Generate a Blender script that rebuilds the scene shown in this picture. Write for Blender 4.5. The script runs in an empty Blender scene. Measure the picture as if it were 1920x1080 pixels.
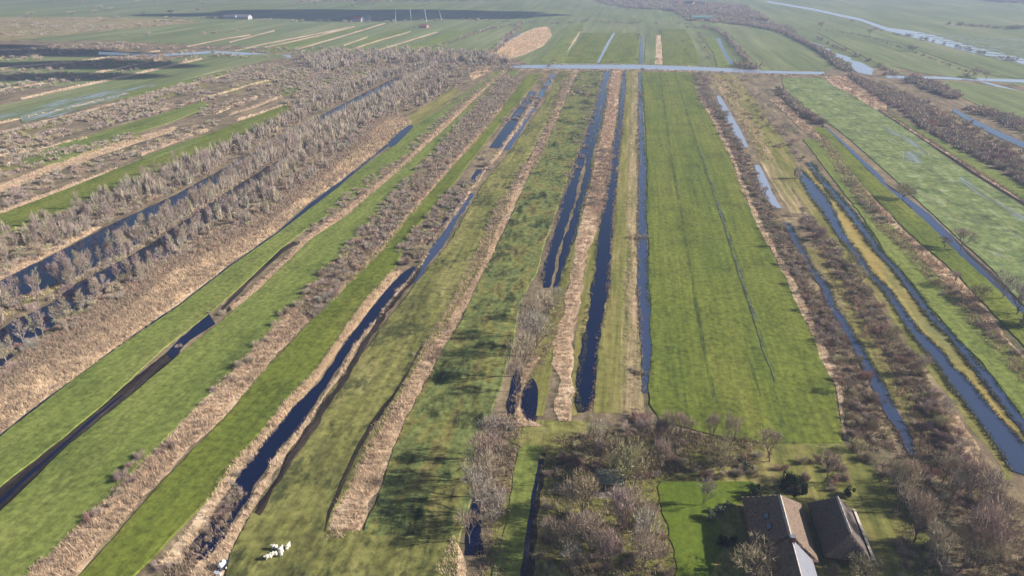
import bpy, bmesh, math, random
import numpy as np
from mathutils import Vector, noise
sc = bpy.context.scene
COL = sc.collection
R = math.radians

# ------------------------------------------------------------------ camera, sky, sun, exposure
F, PITCH, H = 1280.0, R(25.8), 110.0
cd = bpy.data.cameras.new("camera"); cam = bpy.data.objects.new("camera", cd); COL.objects.link(cam)
cd.sensor_width = 36; cd.lens = 36 * F / 1920; cd.clip_start = 1; cd.clip_end = 30000
cam.location = (0, 0, H); cam.rotation_euler = (math.pi / 2 - PITCH, 0, 0)
sc.camera = cam
SUN_EL, SUN_AZ = R(27), R(90)          # azimuth clockwise from +Y
w = bpy.data.worlds.new("World"); sc.world = w; w.use_nodes = True
wn = w.node_tree.nodes; sky = wn.new("ShaderNodeTexSky"); sky.sky_type = 'NISHITA'; sky.sun_disc = False
sky.sun_elevation = SUN_EL; sky.sun_rotation = SUN_AZ; sky.air_density = 1.0; sky.dust_density = 1.2; sky.ozone_density = 2.0
w.node_tree.links.new(sky.outputs[0], wn["Background"].inputs[0]); wn["Background"].inputs[1].default_value = 0.056
sl = bpy.data.lights.new("sun", 'SUN'); sl.energy = 5.0; sl.angle = R(0.5); sl.color = (1.0, 0.95, 0.88)
so = bpy.data.objects.new("sun", sl); COL.objects.link(so)
sd = Vector((math.sin(SUN_AZ) * math.cos(SUN_EL), math.cos(SUN_AZ) * math.cos(SUN_EL), math.sin(SUN_EL)))
so.rotation_euler = sd.to_track_quat('Z', 'Y').to_euler(); so.location = (300, 0, 400)
sc.view_settings.view_transform = 'Standard'; sc.view_settings.look = 'None'
sc.view_settings.exposure = 1.1; sc.view_settings.gamma = 1
sc.cycles.volume_bounces = 0; sc.cycles.max_bounces = 6; sc.cycles.transparent_max_bounces = 8

# ------------------------------------------------------------------ helpers
CP, SP = math.cos(PITCH), math.sin(PITCH)
def at(u, v, z=0.0):
    """survey point: where the sight line through photo pixel (u, v) meets the level z"""
    x = (u - 960) / F; y = (540 - v) / F
    dy = CP + y * SP; dz = -SP + y * CP
    t = (H - z) / -dz
    return np.array((x * t, dy * t))

def link(name, me, mat, parent=None):
    o = bpy.data.objects.new(name, me); COL.objects.link(o)
    if mat is not None:
        for m in (mat if isinstance(mat, (list, tuple)) else [mat]): me.materials.append(m)
    if parent: o.parent = parent
    return o
def tag(o, label=None, cat=None, group=None, kind=None):
    if label: o["label"] = label
    if cat: o["category"] = cat
    if group: o["group"] = group
    if kind: o["kind"] = kind
    return o
def mesh_np(name, V, faces_n, idx, smooth=False):
    """V (n,3); every face has faces_n corners; idx flat"""
    me = bpy.data.meshes.new(name)
    nf = len(idx) // faces_n
    me.vertices.add(len(V)); me.vertices.foreach_set("co", np.asarray(V, np.float32).ravel())
    me.loops.add(len(idx)); me.loops.foreach_set("vertex_index", np.asarray(idx, np.int32))
    me.polygons.add(nf)
    me.polygons.foreach_set("loop_start", np.arange(0, nf * faces_n, faces_n, dtype=np.int32))
    me.polygons.foreach_set("loop_total", np.full(nf, faces_n, np.int32))
    me.update(calc_edges=True)
    me.polygons.foreach_set("use_smooth", np.zeros(nf, bool))
    return me
def mesh_tris(name, T):
    T = np.asarray(T).reshape(-1, 3)
    return mesh_np(name, T, 3, np.arange(len(T)))

# ------------------------------------------------------------------ materials
def lin(h):
    return tuple(((int(h[i:i+2], 16) / 255 + .055) / 1.055) ** 2.4 if int(h[i:i+2], 16) > 10 else int(h[i:i+2], 16) / 255 / 12.92 for i in (0, 2, 4)) + (1,)
def new_mat(name, rough=.9, spec=.2):
    m = bpy.data.materials.new(name); m.use_nodes = True
    b = m.node_tree.nodes["Principled BSDF"]; b.inputs["Roughness"].default_value = rough
    b.inputs["Specular IOR Level"].default_value = spec
    return m, m.node_tree, b
def N(nt, t, **k):
    n = nt.nodes.new(t)
    for a, v in k.items():
        if a in n.inputs: n.inputs[a].default_value = v
        else: setattr(n, a, v)
    return n
def ramp(nt, fac, stops):
    r = nt.nodes.new("ShaderNodeValToRGB"); nt.links.new(fac, r.inputs[0])
    while len(r.color_ramp.elements) < len(stops): r.color_ramp.elements.new(.5)
    for e, (p, c) in zip(r.color_ramp.elements, stops): e.position = p; e.color = c
    return r.outputs[0]
def g(v): return (v, v, v, 1)
def mult(nt, a, b, f=1.0):
    m = N(nt, "ShaderNodeMix", data_type='RGBA', blend_type='MULTIPLY'); m.inputs[0].default_value = f
    nt.links.new(a, m.inputs[6]); nt.links.new(b, m.inputs[7]); return m.outputs[2]
def ground_mat(name, cols, big=.04, fine=.45, streak=.35, fvar=.35, svar=.25, bump=.15, lo=.3, hi=.7, stretch=.15, spots=0, sps=.55):
    m, nt, b = new_mat(name, .95, .05)
    tc = N(nt, "ShaderNodeTexCoord")
    mp = N(nt, "ShaderNodeMapping"); mp.inputs["Rotation"].default_value = (0, 0, R(9.5)); nt.links.new(tc.outputs["Object"], mp.inputs[0])
    st = N(nt, "ShaderNodeMapping"); st.inputs["Scale"].default_value = (1, .03, 1); nt.links.new(mp.outputs[0], st.inputs[0])
    bs = N(nt, "ShaderNodeMapping"); bs.inputs["Scale"].default_value = (1, stretch, 1); nt.links.new(mp.outputs[0], bs.inputs[0])
    n1 = N(nt, "ShaderNodeTexNoise", Scale=big, Detail=5.0, Roughness=.65); nt.links.new(bs.outputs[0], n1.inputs[0])
    stops = [(lo + (hi - lo) * i / (len(cols) - 1), c) for i, c in enumerate(cols)]
    c = ramp(nt, n1.outputs[0], stops)
    n2 = N(nt, "ShaderNodeTexNoise", Scale=fine * .5, Detail=7.0, Roughness=.72); nt.links.new(mp.outputs[0], n2.inputs[0])
    c = mult(nt, c, ramp(nt, n2.outputs[0], [(.3, g(1 - fvar)), (.7, g(1 + fvar))]))
    n3 = N(nt, "ShaderNodeTexNoise", Scale=streak, Detail=3.0, Roughness=.7); nt.links.new(st.outputs[0], n3.inputs[0])
    c = mult(nt, c, ramp(nt, n3.outputs[0], [(.3, g(1 - svar)), (.7, g(1 + svar))]))
    if spots:
        ss = N(nt, "ShaderNodeMapping"); ss.inputs["Scale"].default_value = (1, .45, 1); nt.links.new(mp.outputs[0], ss.inputs[0])
        n4 = N(nt, "ShaderNodeTexNoise", Scale=sps, Detail=4.0, Roughness=.7); nt.links.new(ss.outputs[0], n4.inputs[0])
        n5 = N(nt, "ShaderNodeTexNoise", Scale=.05, Detail=2.0); nt.links.new(mp.outputs[0], n5.inputs[0])
        ad = N(nt, "ShaderNodeMath", operation='ADD'); nt.links.new(n4.outputs[0], ad.inputs[0]); nt.links.new(n5.outputs[0], ad.inputs[1])
        c = mult(nt, c, ramp(nt, ad.outputs[0], [(.80, (1 - spots, 1 - spots * .9, 1 - spots * .8, 1)), (.98, g(1.12))]))
    nt.links.new(c, b.inputs["Base Color"])
    bp = N(nt, "ShaderNodeBump", Strength=.6, Distance=bump); nt.links.new(n2.outputs[0], bp.inputs["Height"]); nt.links.new(bp.outputs[0], b.inputs["Normal"])
    return m
def C(r_, g_, b_): return (r_, g_, b_, 1)
M = {}
M['meadow'] = ground_mat("meadow_grass", [C(.085, .108, .026), C(.120, .142, .032), C(.155, .165, .045)], .05, 1.1, .5, .5, .16, spots=.2, sps=.9)
M['meadow_bright'] = ground_mat("bright_meadow_grass", [C(.073, .094, .017), C(.102, .119, .019), C(.132, .134, .027)], .06, 1.1, .6, .5, .2, spots=.22, sps=.9)
M['meadow_far'] = ground_mat("far_meadow_grass", [C(.095, .115, .045), C(.135, .155, .058), C(.185, .185, .09)], .02, .3, .1, .2, .25)
M['meadow_olive'] = ground_mat("rough_olive_grass", [C(.080, .080, .028), C(.135, .130, .038), C(.19, .165, .062)], .09, .8, .4, .6, .28, lo=.33, hi=.67, stretch=.3, spots=.55)
M['meadow_wet'] = ground_mat("wet_patchy_grass", [C(.028, .032, .012), C(.085, .088, .026), C(.105, .125, .042), C(.135, .13, .036), C(.12, .10, .036), C(.05, .055, .02)], .16, .9, .3, .7, .15, lo=.34, hi=.68, stretch=.35, spots=.68, sps=.45)
M['meadow_pale'] = ground_mat("pale_flooded_grass", [C(.10, .13, .045), C(.145, .17, .06), C(.23, .24, .15)], .12, .5, .3, .5, .15, lo=.35, hi=.75, stretch=.5, spots=.35, sps=.4)
M['lawn'] = ground_mat("garden_lawn", [C(.055, .082, .011), C(.09, .122, .014), C(.12, .145, .02)], .12, 1.5, .5, .3, .1)
M['marsh'] = ground_mat("brown_marsh_floor", [C(.085, .080, .038), C(.17, .125, .08), C(.23, .18, .10)], .10, .7, .35, .5, .2, .3, .36, .66, .4)
M['reed_floor'] = ground_mat("reed_litter", [C(.27, .19, .115), C(.43, .31, .20), C(.54, .41, .275)], .15, .9, .6, .4, .2, .3, .36, .66)
M['tan_grass'] = ground_mat("dead_tan_grass", [C(.12, .125, .03), C(.22, .18, .08), C(.34, .25, .145)], .18, .8, .5, .35, .35, .3, .36, .62, .08)
M['olive_grass'] = ground_mat("yellow_olive_grass", [C(.11, .115, .03), C(.17, .155, .045), C(.22, .18, .07)], .18, .8, .5, .35, .3, .3, .36, .64, .1)
M['moss'] = ground_mat("ochre_marsh_moss", [C(.17, .165, .06), C(.24, .19, .06), C(.29, .20, .065)], .10, .6, .35, .3, .25, .2, .35, .65, .2)
M['peat'] = ground_mat("dark_wet_peat_and_shade", [C(.010, .009, .010), C(.030, .022, .019), C(.065, .048, .036)], .35, .9, .5, .4, .35, .2, .35, .7, .1)
M['furrow'] = ground_mat("shallow_furrow_grass", [C(.050, .066, .016), C(.075, .092, .018), C(.108, .126, .020)], .3, .8, .6, .5, .2, lo=.35, hi=.65, stretch=.25)
M['furrow_wet'] = ground_mat("wet_furrow", [C(.05, .06, .05), C(.09, .105, .06), C(.108, .126, .020)], .35, .8, .6, .5, .2, lo=.38, hi=.6, stretch=.3)
M['paving'] = ground_mat("grey_paving", [C(.16, .13, .12), C(.24, .2, .18)], .5, 1.6, .4, .2, .1)

def water_mat(name, col, rough, bumps):
    m, nt, b = new_mat(name, rough, .5); b.inputs["IOR"].default_value = 1.33
    b.inputs["Base Color"].default_value = col
    tc = N(nt, "ShaderNodeTexCoord"); n = N(nt, "ShaderNodeTexNoise", Scale=1.3, Detail=3.0); nt.links.new(tc.outputs["Object"], n.inputs[0])
    bp = N(nt, "ShaderNodeBump", Strength=.25, Distance=bumps); nt.links.new(n.outputs[0], bp.inputs["Height"]); nt.links.new(bp.outputs[0], b.inputs["Normal"])
    return m
M['water'] = water_mat("dark_peat_water", (.002, .006, .028, 1), .03, .02)
M['water_blue_sky'] = water_mat("blue_sky_water", (.035, .05, .095, 1), .08, .05)  # bluish base paints in part of the sky's reflection
M['water_pale_sky'] = water_mat("pale_sky_water", (.24, .27, .34, 1), .12, .05)  # pale base paints in the bright sky mirrored by far water

M['flooded_grass'] = ground_mat('flooded_grass', [C(.10, .13, .045), C(.12, .14, .06), C(.16, .19, .17), C(.20, .24, .28)], .22, .8, .4, .3, .2, .05, .36, .62, .12)
def veg_mat(name, col, var=.33, hue=.025):
    m, nt, b = new_mat(name, .85, .1)
    oi = N(nt, "ShaderNodeObjectInfo")
    ge = N(nt, "ShaderNodeNewGeometry")
    rp = ramp(nt, ge.outputs["Random Per Island"], [(0, g(1 - var)), (1, g(1 + var))])
    hs = N(nt, "ShaderNodeHueSaturation"); hs.inputs["Color"].default_value = col
    mr = N(nt, "ShaderNodeMapRange"); nt.links.new(oi.outputs["Random"], mr.inputs[0]); mr.inputs[3].default_value = .5 - hue; mr.inputs[4].default_value = .5 + hue
    nt.links.new(mr.outputs[0], hs.inputs["Hue"])
    mv = N(nt, "ShaderNodeMapRange"); nt.links.new(oi.outputs["Random"], mv.inputs[0]); mv.inputs[3].default_value = .85; mv.inputs[4].default_value = 1.15
    nt.links.new(mv.outputs[0], hs.inputs["Value"])
    c = mult(nt, hs.outputs[0], rp)
    nt.links.new(c, b.inputs["Base Color"])
    return m
M['twig_brown'] = veg_mat("grey_brown_twigs", C(.35, .275, .20))
M['twig_mauve'] = veg_mat("mauve_brown_twigs", C(.335, .25, .215))
M['twig_olive'] = veg_mat("olive_tan_twigs", C(.33, .28, .16))
M['twig_red'] = veg_mat("reddish_twigs", C(.36, .235, .18))
M['twig_grey'] = veg_mat("grey_twigs", C(.31, .265, .215))
M['bark'] = veg_mat("dark_bark", C(.13, .10, .08), .15)
M['bark_pale'] = veg_mat("pale_bark", C(.25, .21, .18), .15)
M['evergreen'] = veg_mat("evergreen_leaves", C(.022, .040, .014), .5)
M['greygreen'] = veg_mat("grey_green_leaves", C(.12, .14, .08), .4)
M['reed'] = veg_mat("dry_reed", C(.55, .40, .262), .38, .005)
M['reed_pale'] = veg_mat("pale_dry_reed", C(.66, .50, .34), .35, .005)
M['reed_brown'] = veg_mat("brown_dry_reed", C(.44, .30, .215), .45, .005)

# ------------------------------------------------------------------ ground sheets
def fnoise(x, s, seed): return noise.noise(Vector((x * s, seed * 7.31, .5)))
def resample(P, n):
    P = np.array(P, float); d = np.r_[0, np.cumsum(np.hypot(*np.diff(P, axis=0).T))]
    t = np.linspace(0, d[-1], n); return np.c_[np.interp(t, d, P[:, 0]), np.interp(t, d, P[:, 1])]
def edges(rows):
    """rows [(v, uL, uR)] or (A, B) lists of pixel points -> two ground polylines with matching points"""
    if isinstance(rows, tuple): A, B = rows
    else: A = [(u, v) for v, u, _ in rows]; B = [(u, v) for v, _, u in rows]
    A = np.array([at(*p) for p in A]); B = np.array([at(*p) for p in B]); return A, B
def line_rows(pts, wpx):
    """centre line in pixels [(u,v)] with width in pixels measured across"""
    A, B = [], []
    for i, p in enumerate(pts):
        q0 = pts[max(0, i - 1)]; q1 = pts[min(len(pts) - 1, i + 1)]
        dx, dy = q1[0] - q0[0], q1[1] - q0[1]; L = math.hypot(dx, dy) or 1
        ww = (p[2] if len(p) > 2 else wpx) / 2
        nx, ny = -dy / L * ww, dx / L * ww
        A.append((p[0] + nx, p[1] + ny)); B.append((p[0] - nx, p[1] - ny))
    return (A, B)
_seed = [0]
def ladder(rows, jit=.6, step=None):
    A, B = edges(rows)
    LA = np.hypot(*np.diff(A, axis=0).T).sum(); LB = np.hypot(*np.diff(B, axis=0).T).sum()
    dist = np.hypot(*(A.mean(0)))
    if step is None: step = max(2.0, dist / 130)
    n = int(min(700, max(2, max(LA, LB) / step))) + 1
    if isinstance(rows, tuple) and len(A) != len(B):
        A, B = resample(A, n), resample(B, n)
    else:                                                    # keep the pairing of the traced rows
        k = np.r_[0, np.cumsum(np.hypot(*np.diff((A + B) / 2, axis=0).T))]
        t = np.linspace(0, k[-1], n)
        A = np.c_[np.interp(t, k, A[:, 0]), np.interp(t, k, A[:, 1])]; B = np.c_[np.interp(t, k, B[:, 0]), np.interp(t, k, B[:, 1])]
    _seed[0] += 1
    if jit:
        W = B - A; L = np.hypot(W[:, 0], W[:, 1])[:, None]; U = W / np.maximum(L, .01)
        js = 1 / max(4., step * 1.6)
        for E_, sgn, sd_ in ((A, 1, _seed[0]), (B, -1, _seed[0] + 500)):
            o = np.array([fnoise(i * step, js, sd_) * jit + fnoise(i * step, js * .2, sd_ + 90) * jit for i in range(n)])[:, None]
            E_ += U * np.minimum(o, L * .35)
    return A, B
_lev = {}
def sheet(name, mat, rows, z, jit=.6, skirt=0, kind='structure', label=None, cat=None):
    A, B = ladder(rows, jit)
    _lev[z] = _lev.get(z, 0) + 1; zz = z + _lev[z] * .002
    n = len(A)
    V = np.zeros((2 * n, 3)); V[:n, :2] = A; V[n:, :2] = B; V[:, 2] = zz
    i = np.arange(n - 1); F_ = np.c_[i, i + n, i + n + 1, i + 1]
    idx = F_.ravel()
    if skirt:
        V2 = V.copy(); c = (A + B) / 2
        W = (B - A); W /= np.maximum(np.hypot(W[:, 0], W[:, 1])[:, None], .01)
        V2[:n, :2] -= W * skirt * 1.3; V2[n:, :2] += W * skirt * 1.3; V2[:, 2] = zz - skirt
        for e0, e1 in ((0, 1), (n - 1, n - 2)):
            dd_ = c[e0] - c[e1]; dd_ /= max(np.hypot(*dd_), .01); V2[e0, :2] += dd_ * skirt * 3; V2[e0 + n, :2] += dd_ * skirt * 3
        V = np.r_[V, V2]; o = 2 * n
        s1 = np.c_[i, i + 1, i + 1 + o, i + o]; s2 = np.c_[i + n, i + n + o, i + n + 1 + o, i + n + 1]
        ends = np.array([[0, o, n + o, n], [n - 1, 2 * n - 1, 2 * n - 1 + o, n - 1 + o]])
        idx = np.r_[F_, s1, s2, ends].ravel()
    me = mesh_np(name, V, 4, idx)
    bm = bmesh.new(); bm.from_mesh(me); bmesh.ops.recalc_face_normals(bm, faces=bm.faces); bm.faces.ensure_lookup_table()
    if bm.faces[0].normal.z < 0: bmesh.ops.reverse_faces(bm, faces=bm.faces)
    bm.to_mesh(me); bm.free()
    o_ = link(name, me, M[mat]); tag(o_, label, cat, None, kind)
    return A, B
def meadow(mat, rows, jit=.5): return sheet('meadow', mat, rows, .30, jit, .28)
def water(rows, mat='water', jit=.5, name='ditch_water'): return sheet(name, mat, rows, .17, jit * 1.0)
def marsh(mat, rows, jit=1.0, name='marsh'): return sheet(name, mat, rows, .05, jit)
def patch(mat, rows, jit=.5, name='grass_patch', z=.42): return sheet(name, mat, rows, z, jit)

# ------------------------------------------------------------------ scatter
rng = np.random.default_rng(7)
def area_points(AB, dens, fall=260., inset=.0):
    """random ground points inside a ladder; density (per m2) thins as (fall/dist)^2 beyond fall"""
    A, B = AB
    W = np.hypot(*(B - A).T); Wm = (W[:-1] + W[1:]) / 2; Ls = np.hypot(*(np.diff((A + B) / 2, axis=0)).T)
    ar = Wm * Ls; mid = (A[:-1] + B[1:]) / 2; dist = np.hypot(mid[:, 0], mid[:, 1])
    k = np.minimum(1, (fall / np.maximum(dist, 1)) ** 2) if fall else np.ones(len(dist))
    cnt = rng.poisson(ar * dens * k)
    i = np.repeat(np.arange(len(cnt)), cnt); n = len(i)
    if n == 0: return np.zeros((0, 2))
    t = rng.random(n)[:, None]; s = (inset + (1 - 2 * inset) * rng.random(n))[:, None]
    global LAST_S
    LAST_S = s[:, 0]
    return (A[i] * (1 - t) + A[i + 1] * t) * (1 - s) + (B[i] * (1 - t) + B[i + 1] * t) * s
def reeds(name_label, rows, dens=.9, h=(.8, 1.35), mat='reed', z=.05, fall=230., jit=.7, clump=.35, cat='reed bed', wid=(.028, .06), name='reed_bed'):
    AB = ladder(rows, jit) if not (isinstance(rows, tuple) and isinstance(rows[0], np.ndarray)) else rows
    P = area_points(AB, dens, fall)
    if len(P) == 0: return
    keep = np.array([noise.noise(Vector((p[0] * .12, p[1] * .12, 3.3))) * .5 + .5 > clump - rng.random() * .25 for p in P])
    ed = np.minimum(LAST_S, 1 - LAST_S)[keep]; P = P[keep]; n = len(P)
    if n == 0: return
    dist = np.hypot(P[:, 0], P[:, 1]); s = np.maximum(1, dist / fall)
    pn = np.array([noise.noise(Vector((p_[0] * .25, p_[1] * .25, 9.3))) * .5 + .5 for p_ in P])
    T = []
    for b in range(10):
        a = rng.random(n) * 2 * math.pi; off = rng.random(n) * .75 * s
        base = np.c_[P[:, 0] + np.cos(a * 3.1) * off, P[:, 1] + np.sin(a * 3.1) * off, np.full(n, z)]
        hh = rng.uniform(h[0], h[1], n) * np.minimum(1.25, s ** .3) * np.minimum(1, .4 + ed * 4) * (.85 + .3 * pn)
        wd = rng.uniform(wid[0], wid[1], n) * s
        side = np.c_[np.cos(a), np.sin(a), np.zeros(n)] * wd[:, None]
        lean = np.c_[rng.normal(-.1, .3, n), rng.normal(0, .3, n), np.ones(n)] * hh[:, None]
        T.append(np.stack([base - side, base + side * .9, base + lean], 1))
    o = link(name, mesh_tris(name, np.concatenate(T)), M[mat])
    tag(o, name_label, cat, None, 'stuff')

# ------------------------------------------------------------------ plant meshes (unit size)
def bush_tris(n_twig, n_stem, seed, w=.02, shell=.35, low=.0):
    r = np.random.default_rng(seed); T = []
    a = r.random(n_stem) * 2 * math.pi; e = np.arccos(r.random(n_stem) * .95)      # stems fan out
    tip = np.c_[np.cos(a) * np.sin(e), np.sin(a) * np.sin(e), np.cos(e) * .98 + .02] * r.uniform(.75, 1, n_stem)[:, None]
    base = np.c_[r.normal(0, .12, n_stem), r.normal(0, .12, n_stem), np.zeros(n_stem)]
    sd_ = np.cross(tip - base, r.normal(0, 1, (n_stem, 3))); sd_ /= np.linalg.norm(sd_, axis=1)[:, None]
    sw = sd_ * w * r.uniform(.8, 1.8, n_stem)[:, None]
    mid = base * .5 + tip * .5; mid[:, 2] += .1 * np.hypot(tip[:, 0], tip[:, 1])
    T.append(np.stack([base - sw, base + sw, mid], 1)); T.append(np.stack([mid - sw * .7, mid + sw * .7, tip], 1)); T.append(np.stack([base + sw * .5, mid + sw * .7, mid - sw * .7], 1))
    # lobes make the outline uneven
    L = 7; lc = np.c_[r.normal(0, .38, L), r.normal(0, .38, L), r.uniform(.3, .62, L)]; lr = r.uniform(.3, .5, L)
    shell = .1; k = r.integers(0, L, n_twig); d = r.normal(0, 1, (n_twig, 3)); d /= np.linalg.norm(d, axis=1)[:, None]
    rad = lr[k] * r.uniform(shell, 1, n_twig) ** .6
    p = lc[k] + d * rad[:, None] * np.array((1, 1, .85)); p[:, 2] = np.abs(p[:, 2]) + low
    out = p * np.array((.7, .7, .3)) + np.array((0, 0, .75)) + r.normal(0, .22, (n_twig, 3)); out /= np.linalg.norm(out, axis=1)[:, None]
    L_ = r.uniform(.22, .5, n_twig)[:, None]; p = p - out * L_ * .5; p[:, 2] = np.maximum(p[:, 2], 0)
    s = np.cross(out, r.normal(0, 1, (n_twig, 3))); s /= np.linalg.norm(s, axis=1)[:, None]
    ww = w * r.uniform(.6, 1.3, n_twig)[:, None]
    T.append(np.stack([p - s * ww, p + s * ww, p + out * L_], 1))
    return np.concatenate(T)
def leafy_tris(n, seed, sz=.09):
    r = np.random.default_rng(seed); L = 9
    lc = np.c_[r.normal(0, .36, L), r.normal(0, .36, L), r.uniform(.25, .7, L)]; lr = r.uniform(.25, .42, L)
    k = r.integers(0, L, n); d = r.normal(0, 1, (n, 3)); d /= np.linalg.norm(d, axis=1)[:, None]
    p = lc[k] + d * (lr[k] * r.uniform(.5, 1, n))[:, None]; p[:, 2] = np.abs(p[:, 2])
    a = r.normal(0, 1, (n, 3)); b = r.normal(0, 1, (n, 3))
    a /= np.linalg.norm(a, axis=1)[:, None]; b /= np.linalg.norm(b, axis=1)[:, None]
    return np.stack([p - a * sz, p + a * sz, p + b * sz * 1.4], 1)
def tube(V, Fs, p, q, r0, r1, k=5):
    d = (q - p); L = np.linalg.norm(d); d = d / max(L, 1e-6)
    a = np.cross(d, (0, 0, 1) if abs(d[2]) < .9 else (1, 0, 0)); a = a / np.linalg.norm(a); b = np.cross(d, a)
    o = len(V)
    for c, rr in ((p, r0), (q, r1)):
        for i in range(k):
            t = 2 * math.pi * i / k; V.append(c + (a * math.cos(t) + b * math.sin(t)) * rr)
    for i in range(k): Fs.append((o + i, o + (i + 1) % k, o + k + (i + 1) % k, o + k + i))
def tree_mesh(seed, spread=.5, trunk=.25, forks=5, r0=.023, ntw=10, tw=.005, up=.6, multi=1, twl=(.08, .2)):
    r = np.random.default_rng(seed); V, Fs, tips = [], [], []
    def grow(p, d, L, rad, lvl):
        q = p.copy(); segs = 2 if lvl < 3 else 1
        for s in range(segs):
            d = d + r.normal(0, .10, 3); d = d / np.linalg.norm(d)
            q2 = q + d * L / segs
            if lvl < 4: tube(V, Fs, q, q2, rad * (1 - .3 * s / segs), rad * (1 - .3 * (s + 1) / segs), 5 if lvl < 2 else 3)
            if lvl >= 1: tips.append((q2, d))
            q = q2
        if lvl >= 4: tips.append((q, d)); return
        nk = forks if lvl == 0 else (4 if lvl < 3 else 3)
        a0 = r.random() * 6.28
        for k in range(nk):
            a = a0 + k * 6.283 / nk + r.normal(0, .3)
            sp = spread * r.uniform(.6, 1.3)
            nd = d * (1 - .2 * sp) + np.array((math.cos(a) * sp, math.sin(a) * sp, up * .35)); nd /= np.linalg.norm(nd)
            grow(q if lvl else p + (q - p) * r.uniform(.55, 1), nd, L * r.uniform(.55, .8) if lvl else r.uniform(.22, .36), rad * .58, lvl + 1)
    for m_ in range(multi):
        lean = np.array((r.normal(0, .22), r.normal(0, .22), 1)) if multi > 1 else np.array((r.normal(0, .06), r.normal(0, .06), 1))
        grow(np.array((r.normal(0, .02) * (multi > 1), r.normal(0, .02) * (multi > 1), -.01)), lean / np.linalg.norm(lean), trunk, r0, 0)
    zt = max(v[2] for v in V)
    P = np.array([t[0] for t in tips]); D = np.array([t[1] for t in tips]); zt = max(zt, P[:, 2].max() + .04)
    i = np.repeat(np.arange(len(P)), ntw); n = len(i)
    base = P[i] + r.normal(0, .018, (n, 3)); out = D[i] + r.normal(0, .55, (n, 3)) + np.array((0, 0, .25)); out /= np.linalg.norm(out, axis=1)[:, None]
    s = np.cross(out, r.normal(0, 1, (n, 3))); s /= np.linalg.norm(s, axis=1)[:, None]
    T = np.stack([base - s * tw, base + s * tw, base + out * r.uniform(twl[0], twl[1], n)[:, None]], 1)
    me_v = np.array(V) / zt
    return me_v, np.array(Fs).ravel(), T / zt

def birch_mesh(seed, multi):
    r = np.random.default_rng(seed); V, Fs, T = [], [], []
    for m_ in range(multi):
        ln = np.array((r.normal(0, .1), r.normal(0, .1), 1.)) if multi > 1 else np.array((r.normal(0, .04), r.normal(0, .04), 1.)); hh = r.uniform(.8, .97)
        pts = [np.array((0., 0, -.01)) + ln * hh * t + np.array((r.normal(0, .012), r.normal(0, .012), 0)) for t in (0, .25, .5, .75, 1)]
        for a, b, t in zip(pts[:-1], pts[1:], (0, .25, .5, .75)): tube(V, Fs, a, b, .017 * (1 - .8 * t), .017 * (1 - .8 * (t + .25)), 5)
        for k in range(26 // multi + 4):
            t = r.uniform(.2, .97); p0 = pts[0] + ln * hh * t; a = r.random() * 6.28; L = .34 * (1.05 - t) + .08
            d = np.array((math.cos(a) * .75, math.sin(a) * .75, .8)); d /= np.linalg.norm(d); p1 = p0 + d * L
            tube(V, Fs, p0, p1, .007 * (1.1 - t), .003, 3)
            for j in range(11):
                b = p0 + (p1 - p0) * r.uniform(.25, 1); o = d * .6 + r.normal(0, .45, 3) + np.array((0, 0, .25)); o /= np.linalg.norm(o)
                s = np.cross(o, r.normal(0, 1, 3)); s = s / np.linalg.norm(s) * .0052; T.append([b - s, b + s, b + o * r.uniform(.08, .19)])
    T = np.array(T); zt = max(T[..., 2].max(), .9); return np.array(V) / zt, np.array(Fs).ravel(), T / zt
BUSH = []      # (mesh, colour word, low-detail triangles)
for i, (mt, wd) in enumerate([('twig_brown', 'grey-brown'), ('twig_mauve', 'mauve-brown'), ('twig_olive', 'olive-tan'), ('twig_brown', 'grey-brown'), ('twig_red', 'reddish'), ('twig_grey', 'grey'), ('twig_mauve', 'mauve-brown')]):
    me = mesh_tris('bare_bush', bush_tris(1250, 60, 10 + i, .0085)); me.materials.append(M[mt])
    BUSH.append((me, wd, mt))
TREE = []
specs = [dict(spread=.62, trunk=.22, forks=5), dict(spread=.5, trunk=.3, forks=4), dict(spread=.7, trunk=.15, forks=6, multi=1), dict(spread=.45, trunk=.2, multi=3, forks=4, r0=.012), dict(spread=.55, trunk=.34, forks=5), dict(spread=.6, trunk=.18, multi=2, forks=4, r0=.013)]
tcol = [('twig_grey', 'bark', 'grey'), ('twig_brown', 'bark', 'brown'), ('twig_olive', 'bark', 'olive-tan'), ('twig_mauve', 'bark', 'mauve-brown'), ('twig_brown', 'bark', 'brown'), ('twig_grey', 'bark_pale', 'pale grey')]
for i, s in enumerate(specs):
    v, f, T = tree_mesh(40 + i, ntw=1 if s.get('multi', 1) > 1 else 2, **s)
    m1 = mesh_np('trunk', v, 4, f); m1.materials.append(M[tcol[i][1]])
    m2 = mesh_tris('crown', T); m2.materials.append(M[tcol[i][0]])
    TREE.append((m1, m2, tcol[i][2], tcol[i][0]))
BIRCH = []
for i in range(4):
    v, f, T = birch_mesh(80 + i, 1 + i % 2)
    m1 = mesh_np('trunk', v, 4, f); m1.materials.append(M['bark_pale'])
    mt = ['twig_mauve', 'twig_olive', 'twig_brown', 'twig_mauve'][i]
    m2 = mesh_tris('crown', T); m2.materials.append(M[mt])
    BIRCH.append((m1, m2, ['mauve-brown', 'grey', 'brown', 'mauve-brown'][i], mt))

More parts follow.
